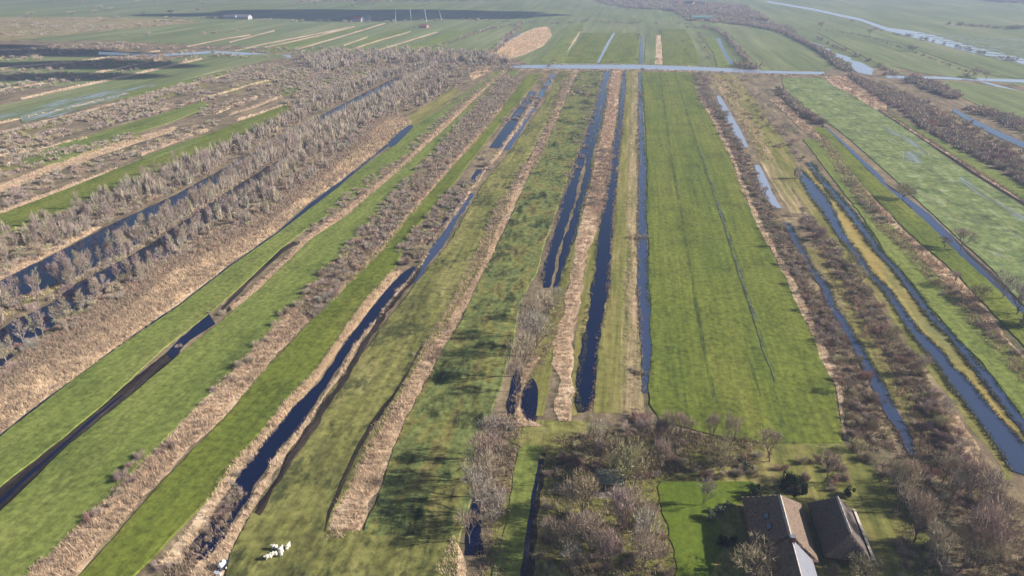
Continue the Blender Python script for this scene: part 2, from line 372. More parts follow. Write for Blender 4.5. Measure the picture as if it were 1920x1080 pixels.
ORD = ['nearest', 'second nearest', 'third nearest', 'fourth nearest', 'fifth nearest', 'sixth nearest', 'seventh nearest', 'eighth nearest', 'ninth nearest', 'tenth nearest']
ONES = ['', 'first', 'second', 'third', 'fourth', 'fifth', 'sixth', 'seventh', 'eighth', 'ninth']
TEENS = ['tenth', 'eleventh', 'twelfth', 'thirteenth', 'fourteenth', 'fifteenth', 'sixteenth', 'seventeenth', 'eighteenth', 'nineteenth']
TENS = ['', '', 'twenty', 'thirty', 'forty', 'fifty', 'sixty', 'seventy', 'eighty', 'ninety']
def ordinal(n):
    if n < 10: return ONES[n]
    if n < 20: return TEENS[n - 10]
    if n < 100: return (TENS[n // 10][:-1] + 'ieth') if n % 10 == 0 else TENS[n // 10] + '-' + ONES[n % 10]
    return 'hundred-and-' + ordinal(n - 100) if n > 100 else 'hundredth'

CAND = []     # (kind, x, y, z, radius, height, row phrase)
def scrub(desc, rows, per100, size=(1.6, 3.2), hr=(.8, 1.15), kind='bare_bush', z=.05, fall=None, jit=0, clump=0., cs=.03):
    AB = ladder(rows, jit) if not (isinstance(rows, tuple) and isinstance(rows[0], np.ndarray)) else rows
    P = area_points(AB, per100 * (1.55 if kind == 'bare_bush' else 1.25) / 100., fall)
    for p in P:
        if clump and noise.noise(Vector((p[0] * cs, p[1] * cs, 8.1))) * .5 + .5 < clump + rng.random() * .1: continue
        r_ = rng.uniform(*size); CAND.append((kind, p[0], p[1], z, r_, r_ * rng.uniform(*hr) * (1 if kind == 'bare_bush' else 2.2), desc))
def hedge(desc, pts, wpx, spacing, size=(1.5, 3), hr=(.8, 1.3), kind='bare_bush', gap=0., z=.05):
    G = np.array([at(p[0], p[1]) for p in pts]); L = np.hypot(*np.diff(G, axis=0).T).sum()
    Q = resample(G, max(2, int(L / spacing))); lat = 1.2
    for q in Q:
        if rng.random() < gap: continue
        r_ = rng.uniform(*size); CAND.append((kind, q[0] + rng.normal(0, lat), q[1] + rng.normal(0, spacing * .3), z, r_, r_ * rng.uniform(*hr) * (1 if kind == 'bare_bush' else 2.2), desc))
def one(kind, u, v, r_, h, desc, z=.05):
    q = at(u, v); CAND.append((kind, q[0], q[1], z, r_, h, desc))

# ================================================================== THE SETTING
me = bpy.data.meshes.new('ground'); S = 9000
me.from_pydata([(-S, -600, 0), (S, -600, 0), (S, 2 * S, 0), (-S, 2 * S, 0)], [], [(0, 1, 2, 3)])
tag(link('ground', me, M['meadow_far']), None, None, None, 'structure')
marsh('marsh', [(1300, -1500, 2600), (900, -700, 2500), (600, -500, 2450), (300, -400, 2300), (200, -400, 2200), (128, 560, 1680)], 0)
# ---- meadows (pixel rows: v, uL, uR, or a pair of traced edges)
F1A = [(-60, 868), (0, 820), (60, 772), (120, 727), (215, 657), (341, 571), (430, 502), (524, 436), (577, 395), (633, 353), (695, 302), (745, 270), (776, 238), (850, 190), (935, 132)]
F1B = [(-60, 962), (0, 914), (60, 868), (120, 818), (215, 740), (305, 655), (390, 590), (460, 530), (525, 468), (572, 432), (625, 395), (700, 340), (780, 275), (860, 206), (950, 132)]
meadow('meadow', (F1A, F1B))
F2A = [(-60, 1010), (0, 962), (60, 905), (130, 835), (230, 755), (330, 672), (415, 604), (500, 530), (580, 452), (650, 405), (765, 305), (850, 228), (925, 158), (955, 132)]
F2B = [(-10, 1130), (48, 1080), (100, 1030), (175, 955), (270, 862), (365, 768), (432, 700), (500, 628), (570, 556), (640, 488), (700, 425), (780, 340), (860, 250), (950, 160), (972, 134)]
meadow('meadow', (F2A, F2B))
F3A = [(90, 1140), (150, 1080), (230, 986), (333, 874), (426, 778), (507, 684), (577, 608), (660, 522), (765, 407), (830, 335), (880, 278), (940, 205), (990, 140)]
F3B = [(180, 1140), (250, 1080), (320, 1010), (385, 940), (445, 858), (535, 752), (607, 678), (690, 560), (740, 500), (775, 430), (845, 350), (900, 280), (955, 210), (1020, 137)]
meadow('meadow_bright', (F3A, F3B))
F5 = [(1150, 400, 830), (1080, 425, 855), (1040, 432, 856), (998, 452, 860), (1004, 450, 612), (960, 478, 622), (900, 524, 664), (850, 556, 686), (800, 580, 718), (750, 606, 746), (700, 648, 774), (650, 692, 806), (600, 728, 842), (550, 768, 872), (500, 808, 902), (450, 848, 924), (400, 876, 944), (350, 903, 966), (300, 945, 988), (250, 980, 1014), (200, 1016, 1044), (160, 1036, 1064), (134, 1050, 1078)]
meadow('meadow_olive', F5[:4], .3); meadow('meadow_olive', F5[4:])
F6 = [(1006, 682, 858), (980, 690, 870), (940, 706, 880), (900, 722, 880), (850, 738, 890), (800, 756, 906), (750, 778, 930), (700, 806, 948), (650, 836, 958), (600, 866, 968), (560, 884, 980), (500, 912, 1010), (450, 938, 1022), (400, 962, 1040), (350, 982, 1058), (300, 1004, 1076), (250, 1032, 1098), (200, 1056, 1112), (165, 1072, 1122), (134, 1084, 1128)]
meadow('meadow_wet', F6)
F12 = [(830, 1420, 1574), (815, 1330, 1580), (790, 1240, 1572), (760, 1222, 1568), (724, 1218, 1560), (680, 1222, 1537), (640, 1222, 1526), (567, 1220, 1491), (518, 1217, 1470), (476, 1217, 1445), (423, 1214, 1420), (370, 1214, 1394), (300, 1213, 1368), (233, 1210, 1338), (183, 1207, 1308), (136, 1203, 1295)]
meadow('meadow_bright', F12)
# right block
F18 = [(860, 1960, 2100), (800, 1932, 2060), (740, 1884, 2000), (680, 1840, 1925), (640, 1800, 1888), (600, 1764, 1845), (560, 1730, 1796), (520, 1700, 1760), (480, 1662, 1722), (440, 1640, 1688), (400, 1612, 1650), (360, 1580, 1622), (320, 1550, 1598), (290, 1528, 1570), (262, 1506, 1545)]
meadow('meadow', F18)
F20 = [(800, 2040, 2200), (700, 1960, 2060), (640, 1910, 1976), (600, 1872, 1928), (560, 1835, 1888), (520, 1798, 1845), (480, 1754, 1800), (440, 1706, 1760), (400, 1668, 1716), (360, 1630, 1670), (320, 1594, 1626), (290, 1566, 1598), (262, 1545, 1570), (240, 1522, 1548)]
meadow('meadow_bright', F20)
F22 = ([(1960, 600), (1920, 575), (1860, 505), (1812, 462), (1765, 418), (1705, 362), (1650, 312), (1600, 268), (1560, 236), (1500, 196), (1470, 166), (1466, 146)],
       [(2300, 610), (2100, 500), (1960, 412), (1920, 388), (1843, 340), (1783, 302), (1713, 252), (1645, 208), (1600, 180), (1580, 170), (1555, 158), (1545, 147)])
meadow('meadow_pale', F22)
F24 = ([(1990, 420), (1930, 385), (1860, 338), (1790, 294), (1725, 252), (1660, 212)], [(2020, 400), (1960, 366), (1900, 338), (1830, 300), (1760, 262), (1690, 222)])
meadow('meadow', F24)
F25 = ([(2100, 330), (1960, 262), (1890, 230), (1850, 205), (1800, 182), (1750, 160)], [(2300, 240), (2100, 210), (1960, 178), (1920, 172), (1840, 158), (1780, 152)])
meadow('meadow_far', F25)
F17g = [(850, 1858, 1878), (800, 1822, 1846), (740, 1780, 1808), (700, 1752, 1778), (640, 1712, 1734), (600, 1682, 1706), (560, 1655, 1672), (500, 1606, 1622), (440, 1566, 1578), (400, 1540, 1552)]
# left block
G1 = ([(-80, 435), (-30, 415), (0, 402), (150, 346), (250, 306), (300, 285), (400, 248), (470, 222), (535, 196)], [(-80, 470), (-30, 454), (0, 440), (130, 390), (240, 347), (330, 308), (400, 282), (450, 255), (545, 212)])
meadow('meadow_bright', G1)
G2 = ([(40, 300), (100, 275), (225, 237), (300, 215), (380, 190)], [(60, 314), (120, 304), (190, 276), (250, 252), (330, 226), (392, 200)])
meadow('meadow', G2)
G3 = ([(-60, 208), (0, 198), (55, 187), (100, 175), (240, 145), (350, 119), (400, 106), (520, 101)], [(-60, 232), (0, 225), (45, 222), (150, 200), (275, 170), (400, 135), (500, 113), (540, 106)])
meadow('meadow_far', G3)
meadow('meadow', ([(180, 186), (250, 172), (340, 152), (420, 134)], [(190, 193), (262, 178), (352, 157), (430, 139)]))
meadow('meadow_bright', ([(520, 172), (560, 158), (600, 150), (680, 128)], [(525, 182), (575, 168), (625, 156), (690, 136)]))
meadow('meadow', ([(265, 296), (320, 276), (360, 262)], [(275, 303), (335, 282), (380, 264)]))
# far fields across the canal
meadow('meadow', [(118, 1010, 1070), (100, 1026, 1062), (80, 1046, 1072), (60, 1060, 1086), (48, 1068, 1092)], .3)
meadow('meadow_bright', [(118, 1060, 1118), (100, 1068, 1126), (80, 1082, 1138), (62, 1092, 1150)], .3)
meadow('meadow_bright', [(118, 1124, 1192), (100, 1133, 1194), (80, 1144, 1197), (62, 1154, 1200)], .3)
meadow('meadow_far', [(118, 1208, 1226), (90, 1210, 1228), (65, 1211, 1230)], .3)
meadow('meadow_bright', [(121, 1243, 1312), (90, 1242, 1304), (65, 1240, 1292), (55, 1238, 1284)], .3)
meadow('meadow', [(126, 1345, 1370), (100, 1338, 1356), (70, 1316, 1340)], .3)
meadow('meadow_far', [(133, 1430, 1556), (115, 1416, 1530), (95, 1392, 1500), (75, 1370, 1460), (60, 1350, 1412)], .3)
meadow('meadow_far', ([(1590, 68), (1560, 60), (1530, 60)], [(1700, 145), (1660, 128), (1600, 96)]), .3)
meadow('meadow_far', ([(1835, 150), (1760, 118), (1650, 88), (1590, 66)], [(1790, 146), (1730, 138), (1650, 118), (1602, 98)]), .3)
meadow('meadow_far', ([(1960, 152), (1860, 142), (1760, 108), (1690, 82), (1600, 62)], [(1960, 130), (1900, 118), (1800, 96), (1720, 76), (1640, 62)]), .3)
for i, (a, b, c_, d) in enumerate([(440, 92, 560, 56), (480, 98, 640, 52), (545, 98, 700, 52), (610, 97, 740, 56), (660, 97, 800, 54), (745, 95, 850, 58), (860, 95, 940, 52)]):
    meadow(['meadow_far', 'meadow', 'meadow_far', 'meadow'][i % 4], ([(a, b), (c_, d)], [(a + 48, b), (c_ + 38 - i * 2, d)]), .3)
meadow('meadow_far', ([(60, 74), (160, 66), (260, 55), (360, 44), (420, 37)], [(100, 78), (200, 74), (300, 62), (400, 48), (470, 38)]))
patch('lawn', [(1110, 1264, 1325), (1080, 1270, 1330), (1040, 1268, 1345), (1000, 1256, 1352), (985, 1252, 1340), (960, 1246, 1330), (940, 1238, 1400), (920, 1232, 1412), (904, 1236, 1405)], 1.3, 'lawn', .2)
patch('meadow', [(1110, 924, 970), (1080, 926, 975), (1020, 936, 985), (980, 944, 990), (940, 952, 1000), (900, 962, 1006), (860, 968, 1012), (835, 972, 1010)], .8, 'grass_patch', .2)
marsh('meadow_olive', [(1110, 1650, 1720), (1080, 1648, 1712), (1040, 1644, 1700), (1000, 1632, 1688), (960, 1616, 1672), (920, 1596, 1640), (890, 1580, 1632), (850, 1520, 1610), (828, 1470, 1575)], .8)
marsh('meadow_olive', [(836, 955, 1060), (820, 965, 1120), (806, 970, 1150), (796, 985, 1120), (788, 1010, 1080)], 1.2)
marsh('olive_grass', [(1120, 900, 1760), (1000, 930, 1740), (900, 950, 1660), (850, 960, 1600), (815, 990, 1420)], 2)
sheet('house_yard', 'olive_grass', [(1095, 1340, 1660), (1040, 1345, 1645), (980, 1345, 1625), (935, 1400, 1600), (912, 1420, 1560)], .05, .4)
sheet('terrace', 'paving', [(934, 1108, 1176), (915, 1112, 1176)], .12, .2)
patch('furrow', line_rows([(1342, 760, 9), (1324, 680, 8), (1301, 546, 7), (1280, 416, 6), (1259, 300, 5), (1245, 200, 4), (1237, 138, 3)], 5), .4, 'furrow', .325)
patch('furrow_wet', line_rows([(1454, 717, 3), (1435, 669, 4), (1421, 617, 4), (1393, 532, 5), (1375, 476, 5), (1357, 416, 5), (1336, 353, 4), (1319, 300, 4), (1307, 270, 3)], 4), .5, 'furrow')
patch('furrow', line_rows([(1468, 800, 6), (1460, 760, 5), (1450, 700, 6), (1435, 665, 8), (1421, 617, 9), (1393, 532, 9), (1375, 476, 8), (1357, 416, 8), (1336, 353, 7), (1313, 300, 5), (1293, 227, 4), (1280, 187, 3), (1265, 136, 2)], 4), .6, 'furrow', .325)
patch('furrow', line_rows([(1424, 745, 5), (1412, 700, 6), (1395, 630, 4)], 5), .5, 'furrow', .325)
for p_ in ([(1655, 238, 3), (1700, 262, 4), (1740, 290, 3)], [(1800, 335, 3), (1850, 372, 5), (1905, 405, 5), (1960, 430, 5)], [(1695, 294, 10), (1728, 297, 12)]):
    patch('flooded_grass', line_rows([(a, b, c * 1.8) for a, b, c in p_], 4), 1.5, 'flooded_hollow', .335)

# ---- waters
C1 = ([(-60, 556), (0, 526), (46, 503), (130, 462), (246, 404), (340, 360), (454, 298), (560, 238), (640, 196), (720, 156), (815, 112)], [(-60, 612), (0, 562), (70, 546), (140, 521), (246, 466), (317, 424), (400, 372), (500, 300), (590, 248), (660, 212), (740, 170), (822, 122)])
C2 = ([(-60, 650), (0, 618), (30, 600), (90, 572), (140, 535), (225, 492), (300, 446), (345, 412), (400, 375), (460, 338), (550, 285), (640, 232), (690, 203), (770, 166)], [(-60, 730), (0, 692), (40, 655), (100, 612), (150, 580), (230, 530), (305, 492), (380, 430), (430, 398), (480, 370), (560, 302), (640, 252), (700, 218), (775, 178)])
water(C1, 'water', 1.2, 'canal_water'); water(C2, 'water', 1.2, 'canal_water')
water(line_rows([(-40, 852, 4), (60, 771, 4), (215, 656, 3.5), (341, 570, 4), (430, 501, 4), (524, 435, 4), (577, 391, 9), (633, 348, 6), (690, 300, 5), (728, 272, 5)], 4))
water(([(728, 268), (738, 254), (768, 234)], [(732, 276), (752, 268), (776, 236)]), 'water')
marsh('peat', line_rows([(-40, 970, 44), (0, 937, 40), (111, 837, 34), (167, 787, 30), (230, 738, 25), (315, 674, 19), (333, 655, 16)], 20), .8, 'peat_ditch_and_shade')
water(line_rows([(-40, 980, 7), (0, 944, 6), (60, 886, 5), (111, 843, 4), (167, 793, 4), (230, 743, 3)], 8), 'water', .6)
water(line_rows([(318, 668, 16), (350, 634, 15), (380, 612, 18), (399, 600, 22)], 20), 'water', .8)
marsh('peat', line_rows([(415, 582, 6), (470, 525, 7), (528, 470, 8), (560, 452, 7)], 6), .6, 'peat_ditch_and_shade')
marsh('peat', line_rows([(425, 584, 7), (507, 518, 7), (577, 455, 5)], 6), .6, 'peat_ditch_and_shade')
W4 = ([(340, 1050), (372, 1005), (418, 948), (452, 888), (481, 850), (518, 795), (578, 735), (622, 680), (640, 645), (686, 592), (728, 539), (756, 511), (774, 500)], [(385, 1050), (418, 1012), (452, 958), (496, 887), (520, 850), (567, 795), (607, 735), (645, 680), (664, 645), (696, 610), (728, 567), (760, 529), (781, 503)])
water(W4, 'water', .8)
water(line_rows([(786, 484, 4), (816, 436, 4), (850, 395, 4), (872, 366, 5)], 4)); water([(346, 880, 894), (330, 886, 902), (318, 895, 910)], 'water', .3)
patch('peat', line_rows([(482, 965, 4), (520, 898, 9), (554, 845, 11), (594, 790, 11), (636, 724, 10), (676, 660, 9), (722, 588, 9), (771, 530, 8), (790, 500, 4)], 8), 1.1, 'peat_ditch_and_shade')
water([(530, 776, 786), (500, 790, 802), (460, 812, 832), (430, 836, 850), (400, 856, 866), (363, 882, 890)], 'water_blue_sky', .8)
water([(278, 918, 942), (250, 936, 958), (223, 956, 974), (190, 980, 996), (172, 994, 1008)], 'water', .5); water([(282, 944, 954), (250, 966, 976), (223, 982, 992), (190, 1002, 1013), (160, 1020, 1030), (138, 1034, 1042)], 'water_blue_sky', .5)
D7L = [(540, 1020, 1031), (511, 1018, 1038), (480, 1024, 1044), (458, 1030, 1052), (425, 1041, 1062), (388, 1052, 1073), (350, 1064, 1084), (318, 1075, 1092), (300, 1080, 1096), (283, 1087, 1102), (233, 1103, 1118), (200, 1114, 1126), (167, 1123, 1135), (133, 1133, 1146)]
D7R = [(540, 1038, 1050), (511, 1046, 1058), (480, 1050, 1066), (430, 1066, 1082), (388, 1078, 1092), (335, 1096, 1108), (300, 1100, 1110), (270, 1106, 1116), (233, 1120, 1128), (200, 1128, 1134), (167, 1136, 1140)]
water(D7L, 'water', .9); water(D7R, 'water', .8)
water([(778, 954, 960), (764, 951, 970), (740, 954, 974), (712, 960, 978), (690, 968, 980), (680, 973, 978)], 'water', .5); water([(1042, 872, 908), (1000, 880, 904), (960, 882, 902), (935, 892, 904)], 'water', .5); water([(900, 902, 912), (870, 906, 913), (845, 911, 917)], 'water', .3)
water([(1100, 974, 988), (1060, 978, 989), (1000, 987, 996), (960, 992, 1000), (925, 998, 1004), (905, 1002, 1008), (880, 1007, 1012), (862, 1010, 1013)], 'water', .5)
marsh('peat', [(1100, 962, 998), (1000, 976, 1004), (925, 990, 1013), (850, 1004, 1022)], .8, 'peat_ditch_and_shade')
marsh('peat', [(796, 984, 1000), (782, 975, 1008), (760, 971, 1012), (735, 973, 1012), (715, 984, 1008), (704, 992, 1002)], .3, 'pond_bank')
water([(790, 990, 997), (782, 982, 1005), (765, 977, 1008), (745, 977, 1009), (728, 982, 1008), (716, 990, 1004), (711, 995, 1000)], 'water', .2, 'pond_water')
W9 = [(774, 1090, 1096), (768, 1085, 1102), (762, 1084, 1106), (750, 1081, 1114), (702, 1084, 1118), (680, 1090, 1119), (634, 1094, 1122), (592, 1101, 1133), (553, 1108, 1141), (511, 1115, 1143), (458, 1120, 1147), (406, 1126, 1150), (353, 1136, 1155), (300, 1143, 1159), (283, 1147, 1160), (233, 1157, 1167), (167, 1163, 1173), (133, 1167, 1173)]
water(W9, 'water', .9)
D11 = [(738, 1206, 1219), (700, 1205, 1222), (652, 1203, 1222), (581, 1199, 1219), (511, 1196, 1216), (441, 1196, 1213), (380, 1197, 1212), (318, 1198, 1212), (267, 1197, 1208), (200, 1197, 1205), (136, 1197, 1203)]
water(D11, 'water_blue_sky', .4)
D15a = [(277, 1390, 1403), (247, 1373, 1390), (207, 1353, 1367), (180, 1342, 1350)]
water(D15a, 'water_pale_sky', .4); water([(391, 1452, 1466), (363, 1428, 1449), (335, 1420, 1436), (310, 1413, 1424)], 'water_pale_sky', .4)
D15 = [(856, 1706, 1712), (846, 1698, 1716), (813, 1684, 1710), (773, 1654, 1682), (728, 1636, 1660), (680, 1613, 1632), (655, 1600, 1622), (638, 1590, 1607), (606, 1570, 1590), (578, 1551, 1568), (539, 1537, 1556), (500, 1509, 1524), (465, 1491, 1507), (427, 1472, 1486), (418, 1470, 1480)]
water(D15, 'water_blue_sky', .5)
W17a = [(885, 1900, 1972), (873, 1888, 1962), (839, 1868, 1925), (798, 1838, 1885), (754, 1806, 1848), (717, 1776, 1818), (687, 1757, 1786), (659, 1734, 1766), (624, 1706, 1726), (581, 1678, 1696), (543, 1653, 1668), (511, 1621, 1633), (476, 1597, 1612), (441, 1568, 1584), (391, 1537, 1561), (370, 1519, 1550), (335, 1500, 1519), (318, 1494, 1502)]
water([(894, 1930, 1950)] + W17a[:15], 'water_blue_sky', .5); water(W17a[14:], 'water_blue_sky', .4)
marsh('olive_grass', [(813, 1716, 1748), (728, 1664, 1704), (680, 1636, 1668), (606, 1594, 1624), (539, 1560, 1588), (465, 1512, 1536)], .6)
W17b = [(850, 1944, 1968), (802, 1912, 1942), (773, 1888, 1912), (721, 1847, 1870), (680, 1814, 1832), (627, 1774, 1787), (599, 1742, 1758), (546, 1702, 1719), (504, 1671, 1686), (472, 1639, 1654), (441, 1618, 1633), (405, 1590, 1606), (370, 1561, 1576), (330, 1530, 1540), (305, 1512, 1522)]
water(W17b, 'water_blue_sky', .5)
marsh('moss', [(840, 1930, 1946), (798, 1886, 1912), (754, 1850, 1872), (717, 1820, 1845), (687, 1788, 1818), (659, 1768, 1798), (624, 1728, 1774), (581, 1697, 1730), (543, 1669, 1700), (511, 1634, 1676), (476, 1613, 1642), (441, 1585, 1618), (400, 1566, 1588), (370, 1552, 1562), (340, 1522, 1536), (318, 1504, 1522)], 1.6)
marsh('olive_grass', [(900, 1884, 1900), (873, 1868, 1890), (839, 1846, 1870), (798, 1814, 1840), (754, 1784, 1808), (717, 1756, 1778), (687, 1736, 1758), (624, 1688, 1708), (581, 1660, 1680), (543, 1634, 1655), (511, 1604, 1622), (476, 1578, 1598), (441, 1550, 1570), (400, 1520, 1545), (370, 1498, 1520), (340, 1478, 1502), (300, 1450, 1490), (250, 1420, 1460), (200, 1385, 1425), (160, 1352, 1392), (140, 1335, 1380)], .8)
marsh('tan_grass', [(400, 1482, 1510), (340, 1446, 1476), (300, 1424, 1450), (250, 1404, 1424), (200, 1374, 1390), (150, 1330, 1358)], .8)
water(line_rows([(1548, 238, 3), (1580, 268, 4), (1613, 300, 6), (1645, 330, 9), (1667, 357, 7), (1702, 378, 10), (1730, 402, 16), (1759, 430, 18), (1785, 455, 14), (1810, 482, 12), (1850, 520, 14), (1896, 566, 16), (1950, 620, 18)], 10), 'water_blue_sky', .7)
marsh('peat', line_rows([(1540, 236, 6), (1613, 304, 9), (1660, 350, 12), (1740, 412, 20), (1800, 470, 18), (1850, 516, 20), (1896, 560, 22), (1950, 615, 24)], 10), .7, 'peat_ditch_and_shade')
marsh('peat', line_rows([(1640, 205, 4), (1713, 250, 5), (1780, 294, 6), (1843, 336, 8), (1920, 384, 10), (1990, 430, 11)], 10), .7, 'peat_ditch_and_shade')
# the cross canal and the waters beyond it
water([(129, 1325, 1330), (125, 960, 1345), (121, 970, 1335)], 'water', .3, 'canal_water') if False else None
water(([(940, 128), (1040, 129), (1200, 130), (1320, 133), (1400, 137), (1470, 138.5), (1545, 140)], [(940, 123), (1040, 121.5), (1200, 121.5), (1320, 126), (1400, 130), (1470, 134), (1545, 135)]), 'water_pale_sky', .6, 'canal_water')
water(([(1660, 147), (1760, 148.5), (1840, 152), (1960, 157)], [(1660, 142), (1760, 144), (1840, 147), (1960, 151)]), 'water_pale_sky', .6, 'canal_water')
water([(118, 1119, 1126), (90, 1133, 1139), (62, 1149, 1154)], 'water_pale_sky', .3); water([(120, 1198, 1205), (90, 1200, 1206), (66, 1203, 1207)], 'water', .3)
water([(120, 1366, 1376), (100, 1354, 1362), (72, 1342, 1350)], 'water_blue_sky', .3)
for p_ in ([(1485, 66, 5), (1507, 77, 8)], [(1512, 80, 8), (1532, 88, 12), (1556, 98, 9)], [(1562, 103, 8), (1578, 108, 11), (1595, 113, 8)], [(1592, 118, 12), (1612, 127, 20), (1636, 136, 12)]):
    water(line_rows(p_, 8), 'water_pale_sky', .8, 'lake_water')
water(line_rows([(1437, 3, 3), (1520, 17, 4), (1613, 37, 5), (1663, 55, 6), (1700, 62, 11), (1747, 72, 14), (1813, 91, 12), (1870, 104, 10), (1960, 124, 12)], 6), 'water_pale_sky', 1.5, 'canal_water')
water(line_rows([(1787, 206, 6), (1830, 232, 10), (1880, 256, 11), (1960, 290, 12)], 8), 'water_blue_sky', .8)
for i in range(12):
    v0 = 62 + i * 4.6
    water(line_rows([(1720 + i * 14, v0 + 1, 1.2), (1850, v0 + 9 - i * .3, 1.9), (1960, v0 + 17 - i * .4, 2.0)], 2), 'flooded_grass', .6, 'flooded_furrow') if 1720 + i * 14 < 1850 else None
water(line_rows([(1840, 154, 3), (1880, 164, 3), (1930, 176, 3)], 3), 'water_pale_sky', .4)
water(line_rows([(185, 100, 5), (300, 104, 4), (400, 98, 5), (480, 103, 7), (545, 106, 5)], 5), 'water_pale_sky', 1.5, 'canal_water')
water(line_rows([(-20, 224, 4), (60, 208, 4), (130, 190, 5), (200, 176, 4), (290, 163, 2)], 4), 'water_pale_sky', .8, 'flooded_hollow') if False else None
for p_ in ([(-20, 224, 4), (60, 209, 5), (130, 191, 5), (200, 176, 4), (290, 160, 2)], [(40, 226, 6), (110, 209, 9), (170, 192, 6), (240, 176, 3)]):
    patch('flooded_grass', line_rows([(a, b, c * 2.2) for a, b, c in p_], 4), 2.5, 'flooded_hollow')
water(line_rows([(930, 90, 7), (955, 74, 6), (975, 64, 4)], 5), 'water_blue_sky', .6)
# pale tracks and dead-grass verges between the striped fields
for p_ in ([(430, 80), (515, 58)], [(440, 96), (500, 82), (585, 66), (650, 53)], [(495, 90), (600, 67), (665, 50)], [(557, 93), (640, 69), (722, 44)], [(644, 86), (690, 70)], [(650, 96), (705, 78), (770, 60)], [(697, 99), (760, 79), (820, 61)], [(350, 88), (430, 72), (470, 66)]):
    patch('reed_floor', line_rows(p_, 2.6), .6, 'dead_grass_verge')
for p_ in ([(0, 247), (25, 243), (175, 205), (275, 180), (425, 140), (500, 116)], [(250, 168), (362, 143), (500, 110)], [(-40, 212), (0, 205)]):
    marsh('reed_floor', line_rows(p_, 4.5), .8)
marsh('tan_grass', ([(-60, 34), (0, 32), (180, 32), (330, 36), (380, 40)], [(-60, 80), (0, 78), (60, 72), (180, 60), (330, 46), (400, 42)]), 2)
marsh('marsh', ([(-200, 95), (100, 80), (300, 66), (500, 50), (700, 44)], [(-600, 330), (-100, 230), (200, 150), (420, 112), (900, 120)]), 0) if False else None
marsh('marsh', [(128, -700, 1000), (100, -700, 960), (84, -500, 380), (76, -300, 200)], 0)
marsh('reed_floor', line_rows([(905, 113, 6), (930, 103, 26), (975, 85, 40), (1010, 70, 38), (1030, 58, 20)], 30), .8)
marsh('reed_floor', [(121, 1228, 1243), (90, 1230, 1241), (66, 1231, 1239)], .3)
marsh('reed_floor', [(118, 1040, 1056), (100, 1052, 1062), (75, 1070, 1080), (60, 1080, 1088)], .3)

# ---- dry reed, dead grass and litter floors
def reedbed(label, rows, dens=.9, floor='reed_floor', **k):
    AB = ladder(rows, 1.1)
    if floor:
        A, B = AB; n = len(A); _lev[.05] = _lev.get(.05, 0) + 1
        V = np.zeros((2 * n, 3)); V[:n, :2] = A; V[n:, :2] = B; V[:, 2] = .05 + _lev[.05] * .002
        i = np.arange(n - 1); idx = np.c_[i, i + n, i + n + 1, i + 1].ravel()
        tri = V[[0, n, n + 1]]
        if np.cross(tri[1] - tri[0], tri[2] - tri[0])[2] < 0: idx = np.c_[i, i + 1, i + n + 1, i + n].ravel()
        tag(link('marsh', mesh_np('marsh', V, 4, idx), M[floor]), kind='structure')
    reeds(label, AB, dens, **k)
    return AB
R1 = ([(-60, 790), (-20, 745), (60, 690), (170, 620), (260, 560), (330, 500), (420, 460), (500, 425), (556, 376), (600, 338), (640, 303), (690, 268), (740, 218), (765, 224)], [(-60, 864), (-20, 832), (60, 768), (170, 688), (260, 625), (341, 566), (430, 497), (520, 434), (574, 384), (620, 352), (660, 322), (700, 292), (730, 264), (768, 230)])
reedbed('tan reed bed along the narrow ditch, left of the long green field', R1, 1.3, clump=.3)
reedbed('small bright tan reed bed at the far end of the dark swamp canals', ([(692, 252), (712, 232), (742, 218), (768, 222)], [(700, 268), (725, 262), (748, 246), (772, 232)]), 1.2, clump=.1)
reedbed('tan reed patch beside the far end of the swamp trees', ([(878, 140), (905, 126), (930, 124)], [(886, 150), (912, 138), (934, 130)]), 1.2, clump=.1)
T2 = ([(432, 576), (510, 512), (572, 444), (640, 398), (700, 350), (763, 298), (800, 260), (847, 216), (923, 148), (950, 128)], [(436, 582), (516, 517), (580, 452), (650, 406), (710, 356), (770, 304), (810, 264), (855, 220), (927, 151), (955, 130)])
reedbed('narrow tan reed fringe between the first two long green fields', T2, 1.3, clump=.15)
H3 = ([(-10, 1140), (48, 1080), (93, 1035), (148, 984), (200, 932), (260, 872), (307, 824), (355, 776), (418, 716), (444, 680), (500, 625), (545, 572)], [(100, 1140), (150, 1080), (178, 1035), (230, 984), (274, 932), (333, 872), (374, 824), (426, 774), (478, 718), (507, 680), (545, 640), (580, 604)])
reedbed('wide tan reed strip with bushes in the lower left corner', H3, 1.5, clump=.2, mat='reed')
H3u = ([(620, 560), (660, 515), (720, 452), (765, 398), (830, 322), (880, 268), (940, 195)], [(628, 568), (670, 522), (728, 460), (772, 405), (836, 328), (886, 273), (946, 200)])
reedbed('thin pale reed edge on the right of the bushy strip', H3u, 1.2, clump=.1)
B4 = ([(300, 1060), (340, 1010), (389, 939), (444, 858), (493, 810), (537, 754), (607, 680), (640, 630), (693, 553), (735, 508)], [(345, 1065), (370, 1006), (415, 948), (452, 886), (490, 838), (530, 786), (588, 722), (622, 676), (688, 588), (752, 510)])
reedbed('tan reed bank on the left of the dark straight canal', B4, 1.3, clump=.25)
B4r = ([(352, 1120), (375, 1060), (420, 1013), (454, 958), (498, 887), (522, 850), (569, 795), (609, 735), (647, 680), (666, 645), (698, 610), (730, 567), (762, 529), (783, 503), (850, 402), (907, 318), (933, 287), (973, 233), (1003, 187)], [(420, 1120), (425, 1060), (448, 1013), (474, 958), (516, 887), (542, 850), (585, 795), (617, 735), (654, 680), (673, 645), (705, 610), (736, 567), (767, 529), (788, 503), (854, 404), (911, 320), (938, 288), (978, 235), (1007, 190)])
reedbed('narrow tan reed line on the right bank of the dark straight canal', B4r, 1.5, clump=.1, mat='reed_pale')
